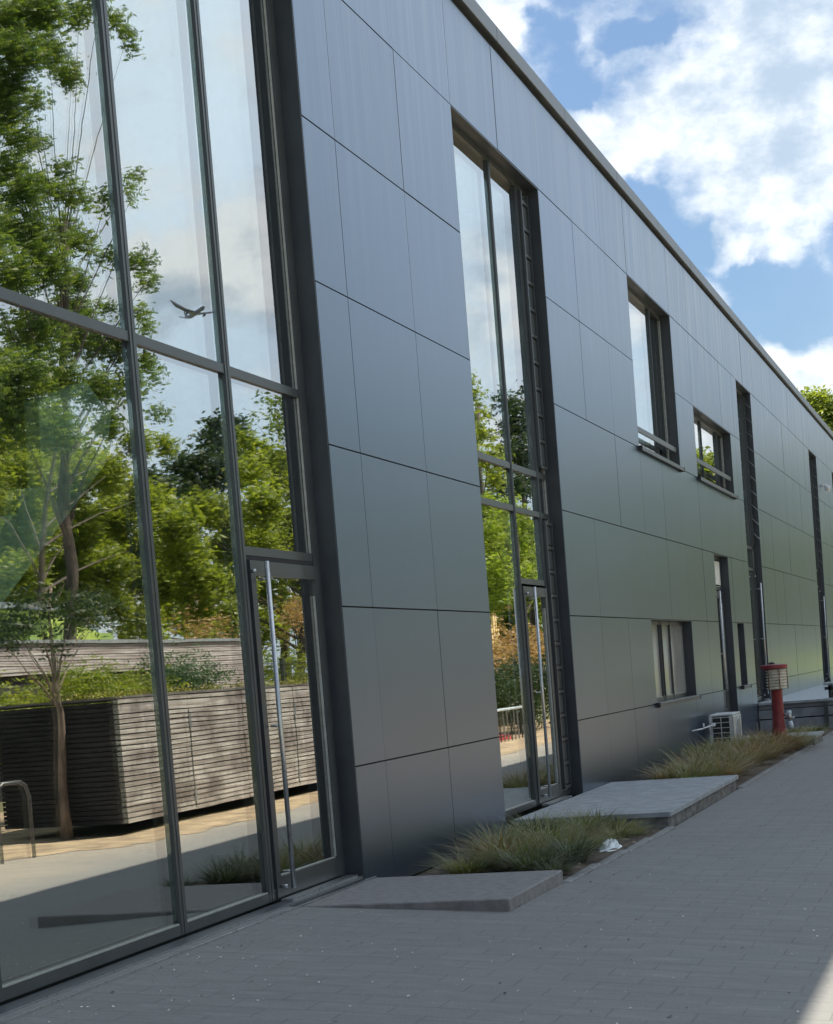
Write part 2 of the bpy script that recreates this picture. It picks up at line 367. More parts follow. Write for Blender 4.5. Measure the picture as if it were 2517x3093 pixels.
# ------------------------------------------------------------------ school building
B = empty('school_building', (12.25, 0, 0), 'long two-storey building clad in dark grey panels with tall glazed strips', 'building')
def part(mb, name, m, smooth=False, parent=None):
    o = rooted(mb, (12.25, 0, 0)).build(name, m, parent or B, smooth); return o
ZR = [-.14, .83, 2.03, 3.23, 4.43, 5.63, 6.83, 7.90]
XEND = 90.0
grid = [12.25]+[12.93+1.652*k for k in range(0, 47)]; grid = [g for g in grid if g < XEND]+[XEND]
OPEN = {'bay': (-12, 12.25, -1, 6.83), 'strip1': (16.234, 19.55, -1, 6.83), 'w2': (24.48, 27.83, 4.43, 6.83), 'w3': (29.52, 33.8, 4.43, 5.63),
        's4': (35.07, 37.2, .44, 6.83), 'lw': (24.44, 27.85, .83, 2.03), 'd2': (30.68, 32.33, -1, 3.23), 'sl': (32.96, 33.85, .83, 2.03),
        's5': (48.9, 50.96, .44, 6.83), 's6': (55.85, 57.9, .44, 6.83), 's7': (68.0, 70.1, .44, 6.83)}
def subtract(rects, o):
    out = []
    for (x0, x1, z0, z1) in rects:
        a, b_, c, d = o
        if b_ <= x0 or a >= x1 or d <= z0 or c >= z1: out.append((x0, x1, z0, z1)); continue
        if a > x0: out.append((x0, a, z0, z1))
        if b_ < x1: out.append((b_, x1, z0, z1))
        m0, m1 = max(a, x0), min(b_, x1)
        if c > z0: out.append((m0, m1, z0, c))
        if d < z1: out.append((m0, m1, d, z1))
    return out
clad = MB(); rv = MB(); rr = random.Random(9)
xg = [-12+1.652*k for k in range(15)]; xg = [x for x in xg if x < 12]+[12.25]
cells = [(a, c, 6.83, 7.90) for a, c in zip(xg[:-1], xg[1:])]+[(a, c, z0, z1) for a, c in zip(grid[:-1], grid[1:]) for z0, z1 in zip(ZR[:-1], ZR[1:])]
for (x0, x1, z0, z1) in cells:
    g = .0038; rs = [(x0+g, x1-g, z0+g*1.5, z1-g*1.5)]
    for o in OPEN.values(): rs = subtract(rs, o)
    dy = rr.uniform(-.0018, .0018)
    for (a, c, d, e) in rs:
        if c-a > .02 and e-d > .02: clad.box(a, c, dy, .012, d, e)
        if a < 36 and e-d > .5 and c-a > .3 and x0 > 12.2:
            for xx in ((a+.05), (c-.05)):
                for k in range(3):
                    z = d+.06+(e-d-.12)*k/2; clad.add([(xx+.006*math.cos(t), dy-.0025, z+.006*math.sin(t)) for t in [math.pi*q/3 for q in range(6)]], [(0, 1, 2, 3, 4, 5)])
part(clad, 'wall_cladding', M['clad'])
bk = MB()
rects = [(-12, XEND, -.6, 7.9)]
for o in OPEN.values(): rects = subtract(rects, o)
for (a, c, d, e) in rects: bk.box(a, c, .02, .34, d, e)
part(bk, 'backing_wall', M['back'])
# lining of the reveals, 2 mm proud of the backing wall
for k, (a, c, d, e) in OPEN.items():
    d = max(d, -.02)
    rv = MB(); rv.box(a, a+.012, .003, .34, d, e-.012); rv.box(c-.012, c, .003, .34, d, e-.012); rv.box(a, c, .003, .34, e-.012, e); part(rv, 'reveal_lining', M['reveal'])

cp = MB()
x = -12.0
while x < XEND:
    cp.box(x, min(x+3.0, XEND)-.004, -.055, .4, 7.955, 8.125, .006); x += 3.0
part(cp, 'roof_coping', M['coping'])
gp = MB().box(-12, XEND, .01, .36, 7.9, 7.955); part(gp, 'shadow_gap', M['back'])
rf = MB().box(-12, XEND, .402, 18, 7.6, 8.02); rf.box(-12, XEND, 17.7, 18, -.5, 7.6); rf.box(-12, -11.7, .34, 17.7, -.5, 7.6); rf.box(XEND-.3, XEND, .34, 17.7, -.5, 7.6)
part(rf, 'roof', M['coping'])
rm = MB().box(-11.7, XEND-.3, 8.6, 8.8, -.01, 7.6)
for xw in (14.6, 22.9, 28.6, 34.5, 46.0, 53.0, 62.0): rm.box(xw, xw+.15, .35, 8.6, -.01, 7.6)
part(rm, 'room_wall', M['room'])
part(MB().box(-11.7, XEND-.3, .34, 8.6, -.3, -.012), 'room_floor', M['roomfloor'])
part(MB().box(20.2, XEND-.3, .34, 8.6, 3.30, 3.55), 'upper_floor', M['room'])
st = MB()   # stair flank seen through the first panes
pf = [(8.2, 1.6), (8.88, 2.08), (10.25, 2.99), (10.40, 3.32), (10.1, 3.5), (9.48, 3.3), (9.43, 2.78), (9.17, 2.75), (9.13, 2.6), (8.2, 2.45)]
n_ = len(pf)
st.add([(x, .8, z) for x, z in pf]+[(x, .9, z) for x, z in pf], [tuple(range(n_)), tuple(range(2*n_-1, n_-1, -1))]+[(i, i+n_, (i+1) % n_+n_, (i+1) % n_) for i in range(n_)])
part(st, 'stair_flank', M['stair'])
G0, G1 = .17, .206
def glazing(name, x0, x1, z0, z1, vm, hm, jamb=.06, cap=.08, capmat=None, skip=None, sill=None, yf=.142, beads=True, bottom=.06, gm=None):
    """window > frame, pane...; vm = mullion centres; hm = transoms (z0, z1) or (z0,z1,xa,xb)"""
    f = MB()
    f.box(x0, x0+jamb, yf, .24, z0, z1); f.box(x1-jamb, x1, yf, .24, z0, z1)
    f.box(x0+jamb, x1-jamb, yf+.003, .24, z1-.05, z1); f.box(x0+jamb, x1-jamb, yf+.003, .24, z0, z0+bottom)
    for v in vm:
        f.box(v-cap/2, v+cap/2, yf, .168, z0+.001, z1-.001); f.box(v-.025, v+.025, .21, .25, z0+.001, z1-.001)
        f.box(v-.006, v+.006, yf-.004, yf+.002, z0+.002, z1-.002)
    for h in hm:
        a, c = (x0+jamb, x1-jamb) if len(h) == 2 else h[2:]
        f.box(a, c, yf+.006, .168, h[0], h[1]); f.box(a, c, .21, .25, h[0]+.004, h[1]-.004)
    w_ = part(f, name, M['frame'])
    xs_ = [x0+jamb]+[v for v in vm]+[x1-jamb]
    full = sorted(h for h in hm if len(h) == 2)
    zz = [z0+bottom]+[q for h in full for q in ((h[0]+h[1])/2,)]+[z1-.05]
    for i in range(len(xs_)-1):
        for j in range(len(zz)-1):
            a, c, d, e = xs_[i], xs_[i+1], zz[j], zz[j+1]
            if skip:
                rs = subtract([(a, c, d, e)], skip)
            else: rs = [(a, c, d, e)]
            for (a, c, d, e) in rs:
                if c-a < .03 or e-d < .03: continue
                p = MB().box(a, c, G0, G1, d, e); p = rooted(p, (12.25, 0, 0)).build('pane', gm or M['glass'], w_)
    bd = MB()
    if beads:
        for v in [x1-jamb+cap/2]:
            bd.box(v-cap/2-.010, v-cap/2-.002, .152, G0-.003, z0+bottom+.014, z1-.06)
        for v0, v1 in zip(xs_[:-1], xs_[1:]): bd.box(v0+.05, v1-.05, .150, G0-.003, z0+bottom+.002, z0+bottom+.012)
        rooted(bd, (12.25, 0, 0)).build('glazing_bead', M['frame_edge'], w_)
    if sill:
        s_ = MB().box(x0-.06, x1+.04, -.055, .12, z0-.028, z0+.004, .004); s_.box(x0-.06, x1+.04, -.058, -.048, z0-.055, z0-.0285)
        rooted(s_, (12.25, 0, 0)).build('sill', M['coping'], w_)
        e_ = MB().box(x0-.085, x0-.061, -.062, .0, z0-.06, z0+.008); rooted(e_, (12.25, 0, 0)).build('sill_end', M['black'], w_); e_ = MB(); e_.box(x1+.041, x1+.06, -.062, 0, z0-.06, z0+.008)
        rooted(e_, (12.25, 0, 0)).build('sill_end', M['black'], w_)
    return w_
def door(x0, x1, z0, z1, hx, stile=.08, brail=.14, trail=.10, hy=.06, hz=None, pane=True):
    f = MB(); y0, y1 = .130, .20
    f.box(x0, x0+stile, y0, y1, z0, z1); f.box(x1-stile, x1, y0, y1, z0, z1)
    f.box(x0+stile, x1-stile, y0+.002, y1, z0, z0+brail); f.box(x0+stile, x1-stile, y0+.002, y1, z1-trail, z1)
    d = part(f, 'door', M['frame'])
    if pane: rooted(MB().box(x0+stile, x1-stile, G0-.012, G1-.012, z0+brail, z1-trail), (12.25, 0, 0)).build('pane', M['glass'], d)
    h = MB(); a, c = hz or (z0+.05, z1-.01)
    h.tube([(hx, hy, a), (hx, hy, c)], .017, 12)
    for z in (a+.12, (a+c)/2, c-.12): h.tube([(hx, hy, z), (hx, y0, z)], .009, 8)
    rooted(h, (12.25, 0, 0)).build('pull_handle', M['steel'], d, True)
    k = MB().tube([(hx-.10, y0-.028, z1-.075), (hx-.10, y0+.001, z1-.075)], .013, 10)
    rooted(k, (12.25, 0, 0)).build('lock', M['steel'], d, True); k = MB()
    k.tube([(hx-.06, y0-.05, z0+.075), (hx-.06, y0+.001, z0+.075)], .012, 10); k.tube([(hx-.10, y0-.045, z0+.085), (hx-.03, y0-.045, z0+.07)], .006, 6)
    rooted(k, (12.25, 0, 0)).build('latch_lever', M['steel'], d, True)
    b_ = MB().box(x0+stile+.01, x1-stile-.01, G0-.024, G0-.014, z0+brail+.001, z0+brail+.008); b_.box(x1-stile-.012, x1-stile-.003, G0-.03, G0-.014, z0+brail+.01, z1-trail-.12)
    rooted(b_, (12.25, 0, 0)).build('glazing_bead', M['frame_edge'], d)
    t_ = MB().box(x0-.01, x1+.01, .02, .107, z0-.028, z0-.006); rooted(t_, (12.25, 0, 0)).build('threshold', M['steel'], d)
    return d
# entrance bay (left)
glazing('window', -11.98, 12.236, .022, 6.8, [-9.6, -7.6, -5.6, -3.6, -1.6, .4, 2.4, 4.45, 5.44, 7.42, 9.50, 10.845], [(3.57, 3.63), (2.37, 2.43, 10.885, 12.10)], jamb=.13, skip=(10.885, 12.17, .01, 2.37))
door(10.915, 12.16, .035, 2.335, 11.036)
fr = MB().box(10.885, 12.165, .15, .19, 2.338, 2.368); part(fr, 'door_head', M['back'])
fl = MB().box(-12, 12.24, .0, .119, -.02, .012); part(fl, 'base_flashing', M['reveal'])
# first glazed strip with louvre column
glazing('window', 16.246, 19.538, .0, 6.818, [18.01, 19.12], [(3.575, 3.64), (3.13, 3.19), (2.37, 2.43, 18.04, 19.09)], jamb=.05, skip=(18.04, 19.09, -.01, 2.37), cap=.06)
door(18.06, 19.075, .02, 2.34, 18.26)
def louvre(x0, x1, z0, z1, step, tilt=0):
    f = MB(); z = z0
    f.box(x0, x0+.03, .105, .139, z0, z1); f.box(x1-.03, x1, .105, .139, z0, z1)
    n = int((z1-z0)/step)
    bl = MB(); bls = []
    for i in range(n+1):
        z = z0+step*i
        f.box(x0+.03, x1-.03, .11, .138, z-.017, z+.017)
        if i < n:
            bl = MB(); bls.append(bl)
            if tilt:
                zc = z+step*.5; h = step*.42; a = math.sin(tilt)*h; c = math.cos(tilt)*h
                bl.add([(x0+.035, .10+a-.06, zc+c), (x1-.035, .10+a-.06, zc+c), (x1-.035, .10-a-.06, zc-c), (x0+.035, .10-a-.06, zc-c),
                        (x0+.035, .108+a-.06, zc+c), (x1-.035, .108+a-.06, zc+c), (x1-.035, .108-a-.06, zc-c), (x0+.035, .108-a-.06, zc-c)],
                       [(0, 3, 2, 1), (4, 5, 6, 7), (0, 1, 5, 4), (1, 2, 6, 5), (2, 3, 7, 6), (3, 0, 4, 7)])
            else: bl.box(x0+.05, x1-.05, .125, .132, z+.035, z+step-.035)
    l_ = part(f, 'louvre_window', M['frame'])
    for bl in bls: rooted(bl, (12.25, 0, 0)).build('louvre_blade', M['galv'] if tilt else M['frame'], l_)
louvre(19.16, 19.47, 3.70, 6.74, .293); louvre(19.16, 19.47, .10, 3.10, .27)
# upper windows
def rail(w_, x0, x1, y, z, r=.03):
    h = MB().box(x0+.014, x1-.014, y-.008, y+.018, z-.04, z+.04, .004)
    rooted(h, (12.25, 0, 0)).build('rail', M['coping'], w_)
w2 = glazing('window', 24.492, 27.818, 4.44, 6.818, [26.80], [], jamb=.04, sill=1, cap=.04); rail(w2, 24.49, 27.82, .045, 4.72)
w3 = glazing('window', 29.532, 33.788, 4.44, 5.618, [31.15, 32.98], [], jamb=.04, sill=1, cap=.04); rail(w3, 29.53, 33.79, .045, 4.76)
lw = glazing('window', 24.452, 27.838, .84, 2.018, [25.80, 25.97, 26.66], [], jamb=.05, sill=1, cap=.028, gm=M['frost'])
blb = MB()
for i in range(26): blb.box(24.55, 27.75, .212+.003*(i % 2), .216+.003*(i % 2), .9+i*.042, .938+i*.042)
rooted(blb, (12.25, 0, 0)).build('blind', M['blind'], lw)
slw = glazing('window', 32.972, 33.838, .84, 2.018, [], [], jamb=.05, sill=1)
# narrow side door with pale fanlight
dw = glazing('window', 30.692, 32.318, 2.62, 3.218, [], [], jamb=.06)
rooted(MB().box(31.2, 32.22, .145, .16, 2.72, 3.14), (12.25, 0, 0)).build('fanlight_panel', M['blind'], dw)
door(30.70, 32.31, .30, 2.60, 31.46, brail=.5)
part(MB().box(30.69, 32.32, .10, .30, -.5, .27), 'door_plinth', M['reveal'])
# far strips
for (a, c) in ((35.082, 37.188), (48.912, 50.948), (55.862, 57.888), (68.012, 70.088)):
    glazing('window', a, c, .45, 6.818, [a+1.87], [(3.575, 3.64), (3.13, 3.19)], jamb=.05, skip=(a+1.89, c-.05, .44, 3.13), cap=.06)
    door(a+1.895, c-.055, .47, 3.10, a+1.94, stile=.04, hy=.03, hz=(.56, 2.88))
    louvre(a+1.895, c-.06, 3.70, 6.74, .30, tilt=.75)
# dome camera
dc = empty('security_camera', (52.0, -.02, 6.08), 'small white dome camera on the cladding beside the far glazed strip', 'camera')
o = rooted(MB().tube([(52, .0, 6.08), (52, -.1, 6.08)], .045, 10).tube([(52, -.1, 6.10), (52, -.16, 6.04)], [.05, .06], 10), (52, -.02, 6.08)).build('bracket', M['pipe'], dc, True)
o = rooted(MB().lathe(52, -.18, [(.02, 5.90), (.07, 5.93), (.09, 5.98), (.09, 6.03), (.05, 6.06)], 14), (52, -.02, 6.08)).build('dome', M['pipe'], dc, True)
# drain channel along the entrance glazing
dr = empty('drain_channel', (7, -.07, 0), 'slotted steel drain channel running along the foot of the glazing', 'drain')
dm = MB(); dm.box(-12, 12.2, -.009, .0, -.03, .010); dm.box(-12, 12.2, -.120, -.110, -.03, .009)
rooted(dm, (7, -.07, 0)).build('edge_rail', M['steel'], dr)
gm = MB()
x = -2.0
while x < 12.2: gm.box(x, x+.012, -.109, -.009, -.016, -.004); x += .035
gm.box(-12, 12.2, -.109, -.009, -.05, -.03); gm.box(-12, 12.2, -.062, -.056, -.018, -.003)
rooted(gm, (7, -.07, 0)).build('grating', M['frame'], dr)

# ------------------------------------------------------------------ landings
sb = MB().box(10.72, 12.165, -1.555, -.121, -.5, 0, .008)
thing_mesh(sb, 'landing_slab', M['slab'], (11.4, -.8, 0), 'low brown-grey concrete landing in front of the nearest glass door', 'landing', 'concrete landings at the doors')
def landing(x0, x1, y0, zt, lab, th=.05):
    e = empty('landing_slab', ((x0+x1)/2, y0/2, zt), lab, 'landing', 'concrete landings at the doors')
    rel = ((x0+x1)/2, y0/2, zt)
    nx = 3; t = MB()
    ys = [y0, y0*.52, -.0]
    for i in range(nx):
        a = x0+(x1-x0)*i/nx; c = x0+(x1-x0)*(i+1)/nx-.006
        for j in range(2): t.box(a, c, ys[j], ys[j+1]-.006, zt-th, zt, .004)
    rooted(t, rel).build('top_slab', M['slab_pale'], e)
    rooted(MB().box(x0+.03, x1-.03, y0+.03, .0, zt-.6, zt-th), rel).build('base', M['slab_side'], e)
landing(16.47, 21.06, -1.56, 0, 'pale concrete landing at the second glazed strip, beside the white litter')
landing(29.5, 30.93, -1.65, 0, 'small pale landing beyond the red post')
# raised deck
e = empty('raised_deck', (40, -1.5, .44), 'raised deck with steel edge beam at the far end of the path', 'deck')
rel = (40, -1.5, .44)
rooted(MB().box(35.0, 62, -3.0, -.002, .385, .44, .006), rel).build('edge_beam', M['galv'], e)
rooted(MB().box(35.10, 62, -2.9, -.01, .30, .384).box(35.06, 62, -2.95, -.01, .115, .285).box(35.06, 62, -2.95, -.01, -.4, .09), rel).build('plinth', M['slab_pale'], e)
rooted(MB().box(35.12, 61.9, -2.88, -.02, -.3, .30), rel).build('recess', M['back'], e)
for y in (-1.33, -2.6): rooted(MB().box(34.93, 34.99, y-.035, y+.035, -.3, .384), rel).build('post', M['mesh'], e)
be = empty('bench', (35.5, -1.6, .44), 'dark bench with pale seat standing on the raised deck', 'bench'); rel = (35.5, -1.6, .44)
rooted(MB().box(35.2, 35.65, -2.9, -1.28, .70, .74, .006), rel).build('seat', M['galv'], be)
for y in (-1.4, -2.1, -2.8): rooted(MB().box(35.22, 35.28, y-.03, y+.03, .44, .70).box(35.57, 35.63, y-.03, y+.03, .44, .70).box(35.28, 35.57, y-.02, y+.02, .54, .58), rel).build('leg', M['black'], be)
rooted(MB().box(35.22, 35.26, -2.85, -1.3, .60, .66), rel).build('apron', M['black'], be)

# ------------------------------------------------------------------ air conditioner
rel = (28.6, -.3, -.14)
ac = empty('air_conditioner', rel, 'white outdoor air conditioning unit behind the dry grass under the narrow door', 'air conditioner')
X0, X1, Y0, Y1, Z0, Z1 = 28.15, 29.05, -.50, -.12, -.10, .50
body = MB().box(X0+.02, X1, Y0, Y1, Z1-.03, Z1, .008).box(X0, X1, Y1-.02, Y1, Z0, Z1-.03).box(X1-.02, X1, Y0+.01, Y1-.02, Z0, Z1-.03).box(X0, X1, Y0+.01, Y1-.02, Z0, Z0+.04)
for i in range(4):
    a = X0+.0+i*.23; body.box(a, a+.16, Y0-.014, Y0+.012, Z0+.03, Z1-.045, .006)
body.box(X0, X1, Y0, Y0+.009, Z0+.01, Z1-.031)
body.box(X0, X0+.02, Y0+.009, Y0+.06, Z0+.04, Z1-.031); body.box(X0, X0+.02, Y1-.05, Y1-.02, Z0+.04, Z1-.031)
rooted(body, rel).build('casing', M['white'], ac)
rooted(MB().box(X0+.03, X0+.04, Y0+.05, Y1-.04, Z0+.04, Z1-.03), rel).build('coil', M['black'], ac)
gr = MB()
for i in range(7): z = Z0+.05+i*.082; gr.box(X0-.006, X0+.002, Y0+.055, Y1-.05, z, z+.011)
gr.box(X0-.009, X0-.0065, (Y0+Y1)/2-.007, (Y0+Y1)/2+.007, Z0+.05, Z1-.04)
rooted(gr, rel).build('grille', M['white'], ac)
fan = MB().lathe(X0+.45, 0, [(.20, 0), (.20, .012)], 24); fan.v = [(x, Y0-.016-z, .2+y) for x, y, z in fan.v]
rooted(fan, rel).build('fan_guard', M['galv'], ac)
pp = MB().tube([(X0+.02, -.2, .34), (X0-.25, -.17, .335), (X0-.75, -.14, .32), (X0-1.1, -.02, .31)], .012, 8)
pp.tube([(X0-.02, -.2, .34), (X0-.14, -.19, .34)], .032, 10); pp.tube([(X0-.75, -.15, .315), (X0-.76, -.15, .40)], .014, 8); pp.tube([(X0-.3, -.17, .33), (X0-.24, -.17, .22)], .01, 6)
rooted(pp, rel).build('pipe', M['pipe'], ac, True)

# ------------------------------------------------------------------ red post with louvred head
PX, PY = 28.9, -1.13; rel = (PX, PY, -.15)
rp = empty('bollard_lamp', rel, 'red bollard post with ribbed white lamp head standing in the grass bed', 'bollard lamp')
rooted(MB().lathe(PX, PY, [(.16, -.2), (.16, -.10), (.135, -.08), (.125, .05), (.105, .22), (.095, .34), (.092, .80), (.10, .815)], 28), rel).build('post', M['red'], rp, True)
# flat cap, slightly oversailing
rooted(MB().lathe(PX, PY+.02, [(.215, 1.155), (.222, 1.16), (.222, 1.215), (.21, 1.222), (.05, 1.235)], 28), rel).build('cap', M['red'], rp, False)
rooted(MB().lathe(PX, PY+.05, [(.05, 1.234), (.055, 1.25), (.02, 1.27)], 10), rel).build('cap_knob', M['black'], rp, True)
prof = []
z = .82
while z < 1.14: prof += [(.150, z), (.187, z+.012), (.187, z+.026), (.150, z+.046)]; z += .0475
# the lamp lens covers the path side, a dark shield the building side
rooted(MB().lathe(PX, PY, prof, 28, RAD(128), RAD(360)), rel).build('lamp_lens', M['lens'], rp, True)
rooted(MB().lathe(PX, PY, [(.10, .818), (.190, .82), (.190, 1.154)], 20, RAD(0), RAD(128)), rel).build('shield', M['shield'], rp, True)
rooted(MB().lathe(PX, PY, [(.12, .82), (.12, 1.154)], 20), rel).build('lamp_core', M['rust'], rp, True)
for a in (150, 205, 262, 310):
    rooted(MB().tube([(PX+.192*math.cos(RAD(a)), PY+.192*math.sin(RAD(a)), .82), (PX+.192*math.cos(RAD(a)), PY+.192*math.sin(RAD(a)), 1.156)], .008, 6), rel).build('guard_bar', M['rust'], rp, True)
tp = MB().tube([(PX, PY-.09, .40), (PX, PY-.17, .40)], .02, 10).tube([(PX, PY-.17, .45), (PX, PY-.18, .36), (PX+.01, PY-.19, .30)], [.03, .036, .03], 10).tube([(PX, PY-.20, .33), (PX, PY-.26, .35)], .012, 8)
rooted(tp, rel).build('tap', M['steel'], rp, True)
rooted(MB().tube([(PX, PY-.19, .29), (PX, PY-.2, .17)], [.03, .045], 10).lathe(PX, PY-.175, [(.03, .40), (.045, .42), (.035, .46)], 12), rel).build('tap_hood', M['bluewhite'], rp, True)

# ------------------------------------------------------------------ litter on the path
rnd = random.Random(11); bg_ = MB(); n = 14
for j in range(7):
    for i in range(n):
        t = 2*math.pi*i/n; r = (.14 if j < 3 else .10)*math.sin(math.pi*(j+.6)/7.6)*(1+rnd.uniform(-.3, .3))
        bg_.v.append((14.37+r*1.05*math.cos(t)+.03*j, -1.40+r*.75*math.sin(t), -.135+.011*j*(1+rnd.uniform(-.4, .6))))
for j in range(6):
    for i in range(n): bg_.f.append((j*n+i, j*n+(i+1) % n, (j+1)*n+(i+1) % n, (j+1)*n+i))
bg_.f.append(tuple(6*n+i for i in range(n)))
thing_mesh(bg_, 'plastic_bag', M['bag'], (14.37, -1.40, -.13), 'crumpled white plastic bag at the edge of the grass bed', 'litter')
def flakes(name, m, n, rng, area, size, seed):
    b = MB(); r = random.Random(seed)
    for _ in range(n):
        x = r.uniform(*area[0]); y = r.uniform(*area[1]); s = r.uniform(*size); a = r.uniform(0, 3.1); z = gz(x, y)+.005
        k = r.choice((4, 5)); b.add([(x+s*math.cos(a+2*math.pi*q/k)*r.uniform(.4, 1.2), y+s*.6*math.sin(a+2*math.pi*q/k)*r.uniform(.5, 1.2), z+r.uniform(0, .006)) for q in range(k)], [tuple(range(k))])
    return tag(b.build(name, m), 'small pale and dark leaf scraps scattered over the paving', 'leaf litter', kind='stuff')
fl_ = flakes('leaf_litter', M['blind'], 150, 0, ((5.5, 13), (-4, -.15)), (.006, .016), 3)
fl3 = flakes('leaf_litter', M['blind'], 40, 0, ((6.8, 9.4), (-1.1, -.16)), (.006, .014), 13); fl3['label'] = 'pale petals scattered on the paving near the drain'
fl2 = flakes('leaf_litter', M['soil'], 170, 0, ((5.5, 17), (-4, -.2)), (.008, .02), 8)
fl2['label'] = 'dark curled leaf scraps and twigs scattered over the paving'
r = random.Random(5); tw = MB()
for _ in range(90):
    bx = r.choice((0, 1)); x = r.uniform(12.5, 16.3) if bx == 0 else r.uniform(21.2, 29); y = r.uniform(-1.54, -.95); z = gbase(x)+.02; a = r.uniform(0, 3.1); s = r.uniform(.03, .08)
    tw.add([(x-s*math.cos(a), y-s*math.sin(a), z), (x+.012, y, z+.02), (x+s*math.cos(a), y+s*math.sin(a), z+.008), (x, y+.015, z+.004)], [(0, 1, 2, 3)])
tag(tw.build('leaf_litter', M['barkpale']), 'dead leaves lying on the soil of the grass beds', 'leaf litter', kind='stuff')

# ------------------------------------------------------------------ ornamental grass
def clump_mesh(name, n, h, spread, m, seed, wid=.0085):
    r = random.Random(seed); b = MB()
    for _ in range(n):
        a = r.uniform(0, 2*math.pi); rad = spread*.28*math.sqrt(r.random()); x0 = rad*math.cos(a); y0 = rad*math.sin(a)
        a2 = a+r.gauss(0, .5); L_ = h*r.choice((.5, .8, .9, 1, 1.2))*r.uniform(.7, 1.15); out = spread*r.uniform(.3, 1.15); wd = wid*r.uniform(.6, 1.3)
        drop = r.uniform(.1, .65); px_, py_ = -math.sin(a2)*wd, math.cos(a2)*wd; k = len(b.v)
        for i in range(6):
            t = i/5; rr_ = out*t**1.5; z = L_*(t*1.25-drop*1.1*t*t*t) ; w_ = (1-t*.92)
            b.v += [(x0+math.cos(a2)*rr_-px_*w_, y0+math.sin(a2)*rr_-py_*w_, max(z, .003)), (x0+math.cos(a2)*rr_+px_*w_, y0+math.sin(a2)*rr_+py_*w_, max(z, .003))]
        for i in range(5): b.f.append((k+2*i, k+2*i+1, k+2*i+3, k+2*i+2))
    me = bpy.data.meshes.new(name); me.from_pydata(b.v, [], b.f); me.materials.append(m); return me
CL = {k: [clump_mesh('grass_clump', 430, .29, .55, L[mm], s) for s in ss] for k, mm, ss in (('g', 'sedge', (1, 2, 3)), ('d', 'sedgedark', (4, 5)), ('r', 'sedgedry', (6, 7, 8)))}
def clump(x, y, s, kind, seed, label, group):
    r = random.Random(seed); me = r.choice(CL[kind]); s *= .86 if x < 17 else .95; o = bpy.data.objects.new('grass_clump', me); COL.objects.link(o)
    o.location = (x, y, lerp(-.145, gbase(x), (-y-.3)/1.2)-.005 if y > -1.6 else gz(x, y)); o.scale = (s, s, s*r.uniform(.85, 1.15)); o.rotation_euler = (0, 0, r.uniform(0, 6.28))
    tag(o, label, 'ornamental grass', group)
g1 = 'ornamental grass in the near bed'
for i, (x, y, s, k) in enumerate([(12.95, -1.12, .92, 'd'), (13.35, -.88, 1.0, 'g'), (13.1, -.55, .85, 'g'), (13.75, -.62, 1.0, 'r'), (13.55, -1.28, .82, 'd'), (14.15, -.98, 1.0, 'g'), (14.25, -.52, 1.0, 'g'), (14.75, -.75, 1.05, 'g'), (15.2, -.55, 1.0, 'd'), (15.0, -1.02, .7, 'r'), (15.6, -.9, .8, 'g'), (15.75, -.45, .95, 'g'), (16.1, -.75, .8, 'g'), (15.45, -1.25, .62, 'g'), (16.05, -1.15, .7, 'g'), (16.3, -.9, .75, 'd'), (14.6, -1.2, .65, 'g')]):
    clump(x, y, s, k, 20+i, 'arching green sedge clump in the bed between the two nearest landings', g1)
clump(12.62, -1.38, .55, 'd', 77, 'small green sedge tuft nearest the camera, against the first landing', None)
clump(15.85, -1.32, .5, 'g', 78, 'small spidery sedge tuft beside the corner of the pale landing', None)
g2 = 'ornamental grass in the far bed'
for i, (x, y) in enumerate([(21.5, -.95), (21.9, -.6), (22.2, -1.15), (22.6, -.75), (23.1, -1.1), (23.5, -.6), (23.9, -1.0), (24.5, -.7), (25.0, -1.15), (25.4, -.65), (26.0, -.95), (26.5, -1.2), (26.6, -.6), (27.2, -.9), (27.8, -1.2), (27.7, -.75), (28.4, -.95), (28.3, -1.3), (29.0, -1.35), (29.1, -.8), (27.0, -.4), (25.9, -.35)]):
    clump(x, y, 1.12, 'r' if i % 3 else 'g', 60+i, 'dry brownish sedge clump in the bed beyond the pale landing', g2)
clump(31.8, -1.05, .8, 'g', 91, 'yellow-green sedge clump behind the small far landing', None)
clump(32.6, -1.3, .8, 'g', 92, 'sedge clump half hidden behind the yellow-green one', None)

